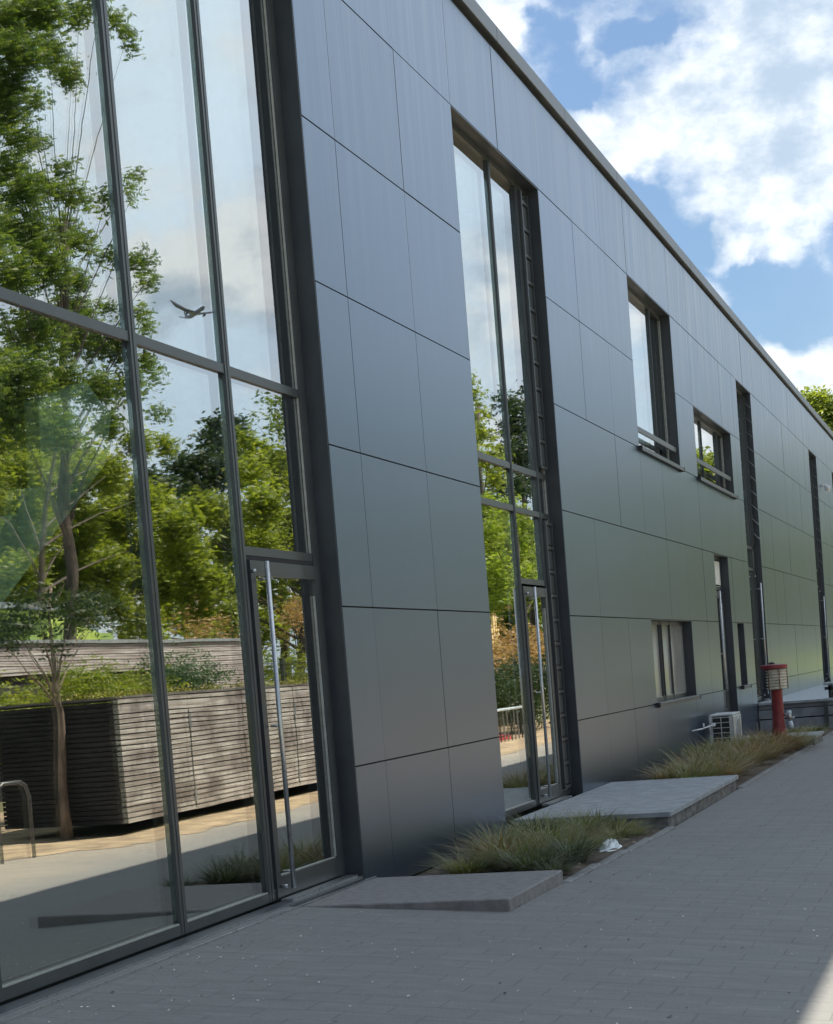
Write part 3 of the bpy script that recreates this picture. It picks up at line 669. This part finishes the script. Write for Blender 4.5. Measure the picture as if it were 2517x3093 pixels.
# ------------------------------------------------------------------ trees and shrubs
def leaf_cloud(blobs, n_per_m3, leaf, seed, origin, flat=.8, spray=7):
    rg = np.random.default_rng(seed); C = []; A = []
    for (x, y, z, r) in blobs:
        n = int(min(16000, max(40, n_per_m3*r**2.2*4)))//spray+1
        d = rg.normal(size=(n, 3)); d /= np.linalg.norm(d, axis=1)[:, None]
        rad = r*(rg.random(n)**.45)*(1+rg.normal(0, .16, n)); c = np.array([x, y, z])+d*rad[:, None]*np.array([1, 1, flat])
        c = np.repeat(c, spray, 0)+rg.normal(0, leaf*1.5, (n*spray, 3)); C.append(c)
    C = np.concatenate(C)-np.array(origin); N = len(C)
    u = rg.normal(size=(N, 3)); u[:, 2] *= .55; u /= np.linalg.norm(u, axis=1)[:, None]
    q = rg.normal(size=(N, 3)); q[:, 2] += .2; v = np.cross(u, q); v /= np.linalg.norm(v, axis=1)[:, None]
    s = leaf*rg.uniform(.6, 1.3, N)[:, None]; wv = .42
    nrm = np.cross(u, v)
    P = np.stack([C-u*s, C-v*s*wv+nrm*s*.12, C+u*s, C+v*s*wv+nrm*s*.12], 1).reshape(-1, 3)
    me = bpy.data.meshes.new('crown'); me.vertices.add(4*N); me.vertices.foreach_set('co', P.astype(np.float32).ravel())
    me.loops.add(4*N); me.loops.foreach_set('vertex_index', np.arange(4*N, dtype=np.int32))
    me.polygons.add(N); me.polygons.foreach_set('loop_start', np.arange(0, 4*N, 4, dtype=np.int32)); me.polygons.foreach_set('loop_total', np.full(N, 4, dtype=np.int32))
    me.update(); return me
def limbs(mb, base, top, blobs, r0, seed, every=2):
    r = random.Random(seed); base = Vector(base); top = Vector(top); pts = []
    for i in range(9):
        t = i/8; p = base.lerp(top, t); p += Vector((r.uniform(-.12, .12), r.uniform(-.12, .12), 0))*(t > 0)*(top-base).length*.08; pts.append(p)
    mb.tube(pts, [r0*(1.25 if i == 0 else 1)*(1-.75*i/8) for i in range(9)], 10)
    for k, (x, y, z, R) in enumerate(blobs):
        if k % every: continue
        e_ = Vector((x, y, z)); t = max(.18, min(.92, (z-R-base.z)/(max(.1, top.z-base.z))*.75)); s_ = base.lerp(top, t)
        m_ = s_.lerp(e_, .5)+Vector((r.uniform(-.3, .3), r.uniform(-.3, .3), r.uniform(0, .5)))*R*.6
        rr_ = r0*(1-.75*t)*.45
        mb.tube([s_, s_.lerp(m_, .5)+Vector((0, 0, .05)), m_, e_], [rr_, rr_*.75, rr_*.5, rr_*.12], 6, False)
def tree(name, base, top, blobs, m, bark, r0, dens, leaf, seed, label, cat='tree', group=None, flat=.8, every=2):
    e_ = empty(name, base, label, cat, group)
    tb = MB(); limbs(tb, base, top, blobs, r0, seed, every); rooted(tb, base).build('trunk', bark, e_, True)
    me = leaf_cloud(blobs, dens, leaf, seed, base, flat); me.materials.append(m); me.name = 'crown'
    c = bpy.data.objects.new('crown', me); COL.objects.link(c); c.parent = e_; return e_
BL= {'oak':[(38.54,-16.84,18.15,0.81),(38.27,-15.86,18.11,0.62),(41.19,-16.42,19.1,0.42),(36.64,-15.67,16.56,0.68),(37.94,-15.6,17.03,0.48),(42.04,-17.39,18.12,0.43),(42.56,-17.56,17.92,0.27),(40.21,-14.92,18.33,0.29),(44.58,-16.77,19.75,0.28),(44.87,-16.85,19.45,0.2),(38.39,-14.41,18.07,0.26),(36.8,-16.1,15.93,0.51),(35.87,-14.92,15.16,0.26),(36.5,-16.08,15.24,0.5),(36.08,-15.55,14.44,0.41),(39.63,-17.12,15.56,0.27),(35.56,-15.57,13.72,0.41),(36.63,-14.82,13.78,0.23),(37.78,-15.93,13.86,0.38),(35.3,-15.23,13.01,0.56),(38.08,-15.45,13.63,0.36),(42.53,-17.4,14.79,0.21),(39.37,-15.17,13.88,0.23),(40.51,-15.71,13.94,0.18),(43.72,-16.64,15.53,0.19),(46.04,-17.5,16.42,0.15),(40.09,-14.83,13.99,0.18),(40.47,-16.09,12.8,0.23),(39.81,-15.3,12.42,0.26),(40.23,-14.79,12.39,0.33),(41.4,-15.31,12.19,0.27),(36.95,-14.65,12.17,0.33),(39.31,-16.34,13.17,0.48),(35.4,-15.04,12.2,0.6),(36.19,-16.18,12.47,0.49),(35.07,-14.61,11.26,0.66),(33.92,-14.79,10.85,0.61),(41.54,-17.29,12.51,0.37),(40.99,-17.16,11.63,0.54),(42.34,-16.91,11.91,0.24),(39.41,-14.51,10.9,0.26),(43.07,-16.2,11.45,0.23),(35.96,-15.59,10.09,0.8),(40.23,-16.64,10.76,0.71),(40.71,-15.98,10.49,0.53),(43.12,-16.37,10.56,0.33),(43.98,-16.48,10.34,0.21),(42.43,-15.73,8.98,0.22),(40.96,-15.73,9.57,0.44),(33.68,-14.71,8.68,0.68),(36.66,-15.42,9.03,0.64),(37.06,-14.63,8.75,0.56),(33.64,-14.86,7.77,0.67),(34.53,-14.43,7.53,0.61),(38.97,-15.45,8.22,0.42),(36.64,-17.08,15.76,1.02),(32.19,-14.85,11.41,0.96),(31.31,-14.51,8.52,0.92)],'low':[(55.51,-23.03,10.39,0.55),(59.24,-23.83,10.81,0.44),(48.13,-23.49,8.57,1.07),(53.17,-24.69,9.12,1.04),(53.46,-23.2,9.2,0.69),(48.82,-23.82,7.11,1.08),(53.0,-24.52,7.42,1.04),(57.17,-25.05,8.18,0.98),(55.9,-23.15,8.6,0.71),(46.5,-22.82,5.49,0.82),(53.09,-24.99,5.79,0.92),(53.0,-23.28,5.96,0.91),(57.41,-24.21,7.04,0.86),(58.64,-24.84,5.81,0.87),(55.77,-24.49,4.88,0.6),(51.29,-23.35,4.5,0.44),(44.82,-23.11,7.78,1.11),(47.64,-25.09,6.15,1.07)],'dark':[(72.46,-27.66,13.47,0.46),(75.55,-29.37,13.33,0.71),(72.85,-27.34,12.67,0.64),(76.79,-28.51,13.98,0.48),(68.48,-26.86,11.33,0.72),(69.76,-26.56,10.98,0.88),(68.88,-27.98,11.35,0.58),(64.38,-26.5,9.85,0.68),(71.24,-28.57,10.61,0.9),(77.25,-29.27,11.77,0.81),(65.71,-27.7,10.63,0.42)],'mid':[(71.92,-26.12,12.58,0.45),(71.97,-25.73,11.95,0.72),(72.56,-25.22,11.51,0.9),(69.11,-24.73,10.72,0.86),(75.42,-25.83,11.08,0.78),(77.91,-26.1,12.1,0.8),(73.48,-24.12,10.29,0.9),(78.47,-25.45,12.39,0.64)],'airy':[(83.64,-29.9,16.34,0.31),(86.22,-30.05,16.6,0.46),(87.84,-31.29,16.34,0.36),(89.08,-31.1,16.19,0.63),(87.17,-30.95,15.25,0.5),(88.23,-30.65,14.98,0.62),(84.17,-30.77,15.41,0.24),(90.5,-30.86,16.69,0.65),(90.87,-30.71,15.63,0.84),(89.81,-29.94,17.21,0.55),(93.26,-30.98,16.66,0.67)],'bright':[(55.35,-22.18,7.77,0.7),(54.74,-21.43,7.2,0.81),(59.73,-22.68,8.34,0.88),(61.7,-22.52,8.2,0.9),(60.84,-20.76,8.33,0.88),(65.54,-21.95,8.12,0.81),(56.01,-21.87,6.39,0.94),(62.5,-23.27,7.05,1.04),(63.33,-22.22,7.25,0.92),(64.48,-21.79,6.47,0.79),(57.57,-23.25,5.52,0.85),(57.05,-21.7,5.36,0.95),(59.85,-21.66,5.55,0.74),(65.73,-23.14,5.45,0.81),(66.12,-21.67,7.46,0.81),(67.52,-22.09,5.94,0.83),(64.47,-21.53,4.62,0.53),(57.76,-22.38,4.49,0.54),(58.63,-21.46,4.54,0.49)],'stripA':[(68.13,-14.52,13.18,0.35),(73.59,-15.96,13.54,0.41),(73.5,-15.88,12.67,0.53),(69.67,-14.65,11.26,0.55),(68.59,-14.07,10.14,0.62),(71.56,-15.5,10.31,0.71),(73.06,-15.09,9.84,0.58),(67.63,-14.81,11.19,0.54),(69.32,-15.36,12.51,0.48)],'stripB':[(91.1,-19.27,15.77,0.54),(93.86,-19.37,15.86,0.59),(96.63,-19.26,17.01,0.46),(95.26,-18.81,15.77,0.64),(93.58,-19.4,14.57,1.02),(97.49,-19.25,15.16,0.96),(91.62,-18.46,12.84,1.08),(93.8,-19.95,13.21,0.92),(95.78,-18.86,11.99,0.94),(88.02,-18.53,10.97,1.04),(102.01,-19.38,15.49,1.2),(102.82,-19.55,13.24,1.21)],'stripC':[(54.91,-10.51,6.84,0.39),(60.27,-11.42,7.3,0.47),(62.77,-11.5,7.12,0.49),(63.03,-11.1,6.61,0.44),(55.66,-10.68,6.04,0.55),(62.52,-11.64,6.15,0.74),(63.93,-11.28,5.69,0.45),(58.21,-11.27,4.99,0.69),(59.11,-10.47,4.72,0.58),(58.16,-11.1,3.96,0.63),(59.22,-10.43,4.03,0.42),(58.28,-11.53,3.43,0.34),(64.54,-11.26,4.71,0.38)],'under':[(52.69,-26.64,4.92,0.7),(60.29,-26.08,4.71,0.77),(64.7,-27.12,5.25,0.82),(67.53,-27.66,4.64,0.78),(70.76,-27.91,4.97,0.89),(63.24,-26.93,4.16,0.6),(62.3,-27.74,4.35,0.53),(69.1,-26.26,4.24,0.72),(65.92,-26.19,3.96,0.55),(61.24,-27.76,5.77,0.66),(74.23,-27.53,4.97,0.92),(73.81,-26.26,4.26,0.91),(77.73,-26.66,5.09,0.95),(79.2,-26.26,4.59,0.97),(65.56,-27.37,7.05,0.83),(64.22,-27.89,7.05,0.82),(61.4,-27.5,7.81,0.66),(54.4,-26.29,10.55,0.96),(59.92,-27.55,10.62,1.04),(57.31,-27.37,8.8,1.0),(59.85,-27.2,8.08,0.9),(54.43,-27.19,7.19,0.96),(57.88,-27.22,6.75,1.01),(51.43,-25.99,8.58,1.03),(62.66,-27.83,9.86,0.81),(57.05,-28.19,6.08,0.75)]}

tree('oak_tree', (37.3, -16.4, -.3), (38.6, -16, 13.2), BL['oak'], L['oak'], M['bark'], .2, 900, .08, 1, 'tall oak with open branches mirrored high in the left panes')
tree('oak_tree', (40.5, -19.6, -.3), (43.0, -19.2, 9.5), BL['low'], L['mid'], M['bark'], .15, 800, .10, 2, 'broad tree filling the lower left pane behind the tall oak')
tree('dark_tree', (80.0, -28.5, -.3), (80.5, -28.2, 13), BL['dark'], L['dark'], M['bark'], .3, 300, .15, 3, 'dark rounded tree mirrored in the middle pane')
tree('leafy_tree', (81.0, -25.5, -.3), (80.0, -25.2, 10.5), BL['mid'], L['mid'], M['bark'], .25, 320, .14, 4, 'olive green tree mirrored above the glass door')
tree('slender_tree', (96.0, -31.5, -.3), (92.0, -31, 16), BL['airy'], L['oak'], M['bark'], .22, 110, .15, 5, 'airy tree rising highest above the glass door reflection')
tree('leafy_tree', (66.0, -22.5, -.3), (68.0, -22, 7.2), BL['bright'], L['mid'], M['bark'], .25, 420, .13, 6, 'wide bright green tree mirrored behind the fence')
tree('leafy_tree', (70.0, -15.4, -.3), (70.5, -15, 12.5), BL['stripA'], L['mid'], M['bark'], .25, 260, .13, 7, 'light green pointed tree mirrored in the second glazed strip')
tree('dark_tree', (95.0, -19.6, -.3), (94.0, -19.3, 12.0), BL['stripB'], L['dark'], M['bark'], .3, 200, .16, 8, 'dark tree mirrored at the top of the second glazed strip')
tree('leafy_tree', (61.5, -11.4, -.3), (61.0, -11.2, 6.0), BL['stripC'], L['lime'], M['bark'], .2, 380, .10, 9, 'vivid yellow-green tree mirrored low in the second glazed strip')
tree('leafy_tree', (72.0, -27.5, -.3), (76.0, -27, 6), BL['under'], L['mid'], M['bark'], .2, 240, .15, 19, 'lowest green tree mass seen over the low slatted roof')
# row of trees along the far side
def crown_blobs(x, y, h, w_, seed, n=26):
    r = random.Random(seed); out = []
    for _ in range(n):
        t = r.random(); z = h*(.28+.66*t); k = w_*(.95-.75*abs(t-.42)**1.3); a = r.uniform(0, 6.28); q = k*math.sqrt(r.random())
        out.append((x+q*math.cos(a), y+q*math.sin(a), z, r.uniform(.55, 1.05)*w_*.36))
    return out
protos = []
for k, (mm, h) in enumerate((('mid', 13.5), ('mid', 15), ('lime', 11.5))):
    bl = crown_blobs(0, 0, h, 4.2, 40+k)
    e_ = tree('roadside_tree', (0, 0, 0), (.3, .2, h*.75), bl, L[mm], M['bark'], .3, 300, .17, 50+k, 'leafy tree in the row along the far side of the yard', group='trees along the far side of the yard', every=3); protos.append(e_)
r = random.Random(8); first = [True]*3
spots = [(88, -13), (97, -16), (106, -12.5), (114, -14), (124, -13), (133, -15), (143, -13), (154, -14), (165, -13), (178, -15), (192, -13), (208, -14), (226, -14), (112, -27), (128, -29), (146, -28), (55, -31), (46, -30), (64, -35), (30, -26), (22, -24)]
for i, (x, y) in enumerate(spots):
    k = i % 3; src = protos[k]
    if first[k]: o = src; first[k] = False
    else:
        o = src.copy(); COL.objects.link(o)
        for ch in list(src.children): c = ch.copy(); COL.objects.link(c); c.parent = o
    o.location = (x, y, -.31); s = r.uniform(.85, 1.08); o.scale = (s, s, s); o.rotation_euler = (0, 0, r.uniform(0, 6.28))
# tree behind the far roof end, seen directly
bl = [(x, y+3.0, z, q) for (x, y, z, q) in [(80, 4.2, 10.2, 1.2), (80.3, 2.6, 12.4, .5), (80.2, 1.7, 11.9, .5), (80.5, 3.3, 11.2, 1.0), (81, 2.8, 9.4, 1.3), (80, 2.6, 11.6, .55), (80, 1.6, 10.6, .9), (81, .9, 9.6, 1.2), (80.4, .6, 11.0, .8), (80, -.6, 10, 1.2), (80, 3.9, 11.9, .25), (80.3, 2.0, 8.6, 1.3)]]
bl = [(a_, b_, c_, d_*1.35) for a_, b_, c_, d_ in bl]
bl = [(x*1.24, -4.63+(y-3+4.63)*1.24, 1.44+(z-1.44)*1.24, q*1.24) for x, y, z, q in bl]
tree('leafy_tree', (100, 1.2, -.3), (100, 1.0, 12), bl, L['mid'], M['bark'], .3, 420, .12, 14, 'tree top showing over the far end of the roof', every=1)
# young tree in front of the shed
yb = [(-1.0, 0, 2.55, .42), (-.6, .2, 2.75, .4), (-.3, -.3, 2.5, .35), (0, .1, 2.95, .4), (.35, .2, 2.75, .42), (.7, -.1, 2.6, .4), (1.15, .1, 2.65, .4), (.5, -.3, 3.1, .35), (-.1, .3, 3.3, .3), (-1.3, .1, 2.35, .3), (1.45, .0, 2.85, .3), (.15, 0, 2.2, .22), (-.75, -.2, 2.3, .25)]
yb = [b_ for b_ in yb if b_[2] < 2.9]
yb = [(20.1+x, -6.67+y, z-.0, q) for x, y, z, q in yb]
tree('young_tree', (20.05, -6.67, -.27), (20.15, -6.67, 3.0), yb, L['dark'], M['barkpale'], .07, 420, .05, 15, 'young tree with pale trunk mirrored in front of the dark shed end', flat=.55, every=1)
# shrubs
def shrub(name, cx, cy, cz, w_, h, m, seed, label, dens=330, leaf=.055, n=13, cat='shrub'):
    r = random.Random(seed); bl = [(cx+r.uniform(-w_, w_), cy+r.uniform(-.3, .3), cz+h*(.35+.5*r.random()), h*r.uniform(.28, .42)) for _ in range(n)]
    e_ = empty(name, (cx, cy, cz), label, cat)
    tb = MB()
    for b_ in bl[:6]: tb.tube([(cx+(b_[0]-cx)*.5, cy, cz), (b_[0], b_[1], b_[2])], [.02, .006], 5)
    rooted(tb, (cx, cy, cz)).build('stem', M['bark'], e_)
    me = leaf_cloud(bl, dens, leaf, seed, (cx, cy, cz), .8); me.materials.append(m); c = bpy.data.objects.new('foliage', me); COL.objects.link(c); c.parent = e_
shrub('leafy_shrub', 21.6, -8.6, .5, .8, 1.3, L['shrub'], 1, 'yellow-green shrub spreading behind the left of the dark shed end')
shrub('leafy_shrub', 23.9, -8.6, .5, .8, 1.6, L['shrub'], 2, 'tallest bright green shrub behind the shed roof')
shrub('leafy_shrub', 26.1, -8.7, .5, .6, 1.4, L['shrub'], 3, 'small yellowish shrub behind the shed roof')
shrub('feathery_shrub', 28.2, -8.8, .4, .65, 1.75, L['pine'], 4, 'soft blue-green shrub behind the long side of the shed', 420, .04)
shrub('coppery_shrub', 46.0, -16.6, 2.2, .9, 1.7, L['tan'], 5, 'coppery orange shrub over the end of the long low roof', 50, .07, 8)
shrub('coppery_shrub', 53.0, -16.6, 2.6, .8, 1.9, L['tan'], 6, 'tan leaved shrub mirrored high in the glass door', 60, .08, 7)
shrub('olive_shrub', 53.5, -17.2, -.3, 2.6, 3.0, L['shrub'], 16, 'pale olive shrub mirrored through the wire mesh fence', 60, .08, 14)
shrub('hedge_plant', 47.6, -7.9, -.32, 4.2, 2.0, L['dark'], 7, 'dark hedge close behind the blue-white railing', 330, .06, 26, 'hedge')
shrub('olive_shrub', 53.0, -9.6, -.3, 3.0, 3.0, L['tan'], 27, 'tan and olive shrub over the hedge behind the railing', 110, .07, 14)
shrub('leafy_shrub', 18.9, -9.0, -.3, .8, 1.9, L['shrub'], 8, 'green shrub left of the dark shed end')

# ------------------------------------------------------------------ timber shed (mirrored in the left panes)
rel = (20.29, -5.93, -.27)
sh = empty('timber_shed', rel, 'long slatted timber shed with a sunlit front and a dark end', 'shed')
fr_ = MB(); rr = random.Random(2); z = -.12
secs = [20.30, 22.35, 24.2, 26.15, 28.0, 30.0, 32.0, 34.5]
while z < 1.50:
    h = .052 if not (1.28 < z < 1.34) else .12
    for a, c in zip(secs[:-1], secs[1:]):
        o_ = rr.uniform(-.004, .004); fr_.box(a+.008, c-.008, -5.93+o_, -5.905+o_, z+rr.uniform(-.003, .003), min(z+h, 1.505))
    z += h+.016
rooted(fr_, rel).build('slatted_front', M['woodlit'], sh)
ds = MB(); z = -.12
while z < 1.50:
    ds.box(20.27, 20.296, -7.72, -5.90, z, min(z+.052, 1.505)); z += .064
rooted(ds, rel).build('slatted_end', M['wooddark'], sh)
rooted(MB().box(20.31, 34.5, -7.7, -5.95, -.10, 1.44), rel).build('inner_wall', M['back'], sh)
rooted(MB().box(20.26, 34.55, -7.75, -5.90, 1.506, 1.535), rel).build('roof', M['slab_side'], sh)
ms = leaf_cloud([(20.4+.33*i, -6.1-.5*((i*7) % 3), 1.56, .24) for i in range(42)], 260, .022, 5, rel, .12); ms.materials.append(M['moss'])
c = bpy.data.objects.new('moss', ms); COL.objects.link(c); c.parent = sh
for x_ in (22.35, 26.15, 30.0):
    rooted(MB().box(x_-.03, x_+.03, -5.9, -5.885, 1.02, 1.22).box(x_-.03, x_+.03, -5.9, -5.885, 0, .16), rel).build('hinge', M['galv'], sh)
    rooted(MB().box(x_-.012, x_+.012, -5.903, -5.897, -.1, 1.28), rel).build('door_joint', M['back'], sh)
# hoop rack
rk = MB().tube([(17.30, -5.94, -.3), (17.30, -5.94, .46), (17.34, -5.93, .58), (17.42, -5.92, .63), (17.70, -5.86, .63), (17.79, -5.85, .58), (17.83, -5.84, .46), (17.83, -5.84, -.3)], .024, 10)
thing_mesh(rk, 'bicycle_hoop', M['coping'], (17.55, -5.9, -.27), 'steel bicycle hoop standing left of the young tree', 'bicycle rack', smooth=True)
# low building with slatted fascia
rel = (40, -14, 0)
lb = empty('low_building', rel, 'long low building with silvery slatted timber fascia under a grey roof edge', 'building')
def fz(x, a, b_): return a-(x-26)*b_
f_ = MB(); N = 11
for i in range(N):
    z0 = 2.17+i*.058
    f_.box(24, 42.7, -14.0+.01*(i % 2), -13.96+.01*(i % 2), z0, z0+.05)
for i in range(10): f_.box(38.4, 42.7, -14.0+.01*(i % 2), -13.965+.01*(i % 2), 2.17-.06*(i+1), 2.17-.06*(i+1)+.05)
rooted(f_, rel).build('slatted_fascia', M['fascia'], lb)
rooted(MB().box(23.9, 42.8, -18, -13.9, 2.82, 2.90), rel).build('roof', M['roofgrey'], lb)
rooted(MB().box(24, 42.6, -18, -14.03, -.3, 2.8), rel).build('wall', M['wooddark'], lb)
# lime building behind it
rel = (30, -18.5, 0)
li = empty('lime_building', rel, 'small lime green building with slanting panels above the low roof', 'building')
rooted(MB().box(33.0, 40.6, -22, -18.6, -.3, 4.0).add([(40.6, -18.6, -.3), (43.4, -18.6, -.3), (43.4, -18.6, 3.45), (40.6, -18.6, 4.0), (40.6, -22, -.3), (43.4, -22, -.3), (43.4, -22, 3.45), (40.6, -22, 4.0)], [(0, 1, 2, 3), (7, 6, 5, 4), (1, 5, 6, 2), (3, 2, 6, 7)]), rel).build('wall', M['lime'], li)
pn = MB()
for i in range(4): x_ = 36.8+i*1.25; pn.add([(x_, -18.57, 2.9), (x_+.5, -18.57, 2.9), (x_+.95, -18.57, 3.8-.06*i), (x_+.35, -18.57, 3.8-.06*i)], [(0, 1, 2, 3)])
rooted(pn, rel).build('slanting_panel', M['lime2'], li)
rooted(MB().box(43.401, 44.3, -21.5, -18.7, -.3, 3.45), rel).build('side_wall', M['lime2'], li)
rooted(MB().box(32.8, 40.7, -22.3, -18.3, 4.01, 4.16), rel).build('roof', M['roofgrey'], li)
# far lime building on the street side, mirrored at the far strip
rel = (90, -7, 0)
l2 = empty('lime_building', rel, 'lime green pavilion far along the yard, mirrored as a bright stripe in the far strip', 'building')
rooted(MB().box(70, 104, -7.5, -5.4, -.3, 1.35), rel).build('wall', M['lime'], l2)
rooted(MB().box(69.8, 104.2, -7.6, -5.35, 1.351, 1.5), rel).build('roof', M['roofgrey'], l2)
rooted(MB().box(74, 74.9, -5.4, -5.38, -.2, 1.0).box(88, 88.9, -5.4, -5.38, -.2, 1.0), rel).build('window', M['lime2'], l2)
# mesh fence with dark posts
rel = (46, -14.5, 0)
fe = empty('mesh_fence', rel, 'green-black wire mesh fence with dark posts behind the shed', 'fence')
for x_ in (42.9, 46.2, 49.5, 52.8, 56.1): rooted(MB().box(x_-.10, x_+.10, -14.5, -14.4, -.3, 2.33), rel).build('post', M['mesh'], fe)
wm = MB()
for i in range(8): wm.box(42.9, 56.1, -14.39, -14.384, .1+.3*i, .118+.3*i)
for i in range(130): wm.box(42.95+i*.1, 42.958+i*.1, -14.383, -14.378, -.2, 2.26)
rooted(wm, rel).build('mesh_panel', M['mesh'], fe)
# things mirrored in the second strip
for i, (x_, z_) in enumerate([(52.9, 2.9), (53.5, 3.3), (54.1, 3.3), (54.7, 2.9)]):
    thing_mesh(MB().tube([(x_, -10.1-.1*i, -.3), (x_+.05, -10.1-.1*i, z_)], .04, 12).tube([(x_+.05, -10.1-.1*i, z_), (x_+.05, -10.1-.1*i, z_+.04)], .05, 12), 'yellow_pole', M['yellow'], (x_, -10.1-.1*i, -.3), 'upright yellow playground pole mirrored in the second glazed strip', 'pole', 'yellow poles of the playground', True)
rl = MB().box(39.5, 44.4, -6.92, -6.80, .50, .56, .01)
e = empty('railing', (42, -6.9, -.27), 'low railing with pale blue top bar and dark uprights by the sand', 'railing')
rooted(rl, (42, -6.9, -.27)).build('top_bar', M['bluewhite'], e)
for i in range(15): rooted(MB().tube([(39.6+i*.34, -6.86, -.28), (39.6+i*.34, -6.86, .5)], .02, 6), (42, -6.9, -.27)).build('upright', M['galv'] if i % 3 else M['mesh'], e)
thing_mesh(MB().box(40.5, 43.6, -7.4, -7.1, -.3, -.14, .02), 'sandpit_edging', M['redcurb'], (42, -7.25, -.27), 'red edging strip on the sand behind the railing', 'edging')
rel = (70, -12.5, 0)
gh = empty('garden_pavilion', rel, 'small tan pavilion with white pitched roof and ball finial', 'pavilion')
rooted(MB().box(57.2, 61.0, -13.5, -12, -.3, 2.2), rel).build('wall', M['tan'], gh)
rooted(MB().add([(56.8, -11.8, 3.1), (61.6, -11.8, 2.1), (61.6, -13.8, 2.1), (56.8, -13.8, 3.1), (56.8, -11.8, 2.95), (61.6, -11.8, 1.95), (61.6, -13.8, 1.95), (56.8, -13.8, 2.95)], [(0, 3, 2, 1), (4, 5, 6, 7), (0, 1, 5, 4), (1, 2, 6, 5), (2, 3, 7, 6), (3, 0, 4, 7)]), rel).build('roof', M['bag'], gh)
rooted(MB().lathe(57.0, -12.4, [(.05, 3.08), (.2, 3.15), (.24, 3.3), (.2, 3.45), (.05, 3.52)], 14), rel).build('finial', M['bag'], gh, True)

# ------------------------------------------------------------------ airliner far away in the sky, mirrored
AX, AY, AZ = 885., -400., 210.4; rel = (AX, AY, AZ)
pl = empty('airliner', rel, 'airliner flying low in the clouds, mirrored in the middle upper pane', 'aeroplane')
def acv(pts):   # local frame: first axis along the picture, third up
    return [(AX+p[0]*.62, AY+p[1]*.62, AZ+p[2]*.62) for p in pts]
fz_ = MB().tube(acv([(-12, 14, .8), (-9.5, 11, .4), (0, 0, 0), (9, -10, -.2), (15, -16, .4), (20, -21, 1.2)]), [.3, 1.1, 1.25, 1.25, .8, .3], 14)
rooted(fz_, rel).build('fuselage', M['aero'], pl, True)
def slabpoly(pts, th):
    b = MB(); n = len(pts); P_ = acv(pts); Q_ = [(x, y, z-th) for x, y, z in P_]
    return b.add(P_+Q_, [tuple(range(n)), tuple(range(2*n-1, n-1, -1))]+[(i, n+i, n+(i+1) % n, (i+1) % n) for i in range(n)])
rooted(slabpoly([(-4, 2, 0), (-13, -3, 1.6), (-20, -8, 4.6), (-25, -12, 9.2), (-24.2, -12.5, 8.9), (-18, -11, 3.6), (-10, -7, .9), (1.5, -5, -.6)], .5), rel).build('wing', M['aero'], pl)
rooted(slabpoly([(2, 2, 0), (9, 8, 1.0), (17, 14, 2.6), (18.5, 13, 2.7), (12, 5, 1.0), (6, -4, -.2)], .5), rel).build('wing', M['aero'], pl)
rooted(slabpoly([(12, -13.5, .8), (15.5, -19, 6.6), (17, -20, 6.6), (18, -19.5, 1.2)], .3), rel).build('tail_fin', M['aero'], pl)
rooted(slabpoly([(16, -17, .8), (21.5, -15, 1.2), (22.5, -16, 1.2), (18, -20, .9)], .25).add(*(lambda s_: (s_.v, s_.f))(slabpoly([(16, -18, .8), (12, -22, 1.2), (12.6, -23.4, 1.2), (18, -20, .9)], .25))), rel).build('tailplane', M['aero'], pl)
for (a, c) in ((-9, -5), (8, 4)):
    rooted(MB().tube(acv([(a-1.5, c+1.5, -1.6), (a+1.5, c-1.8, -1.6)]), [.6, .5], 10), rel).build('engine', M['aero'], pl, True)
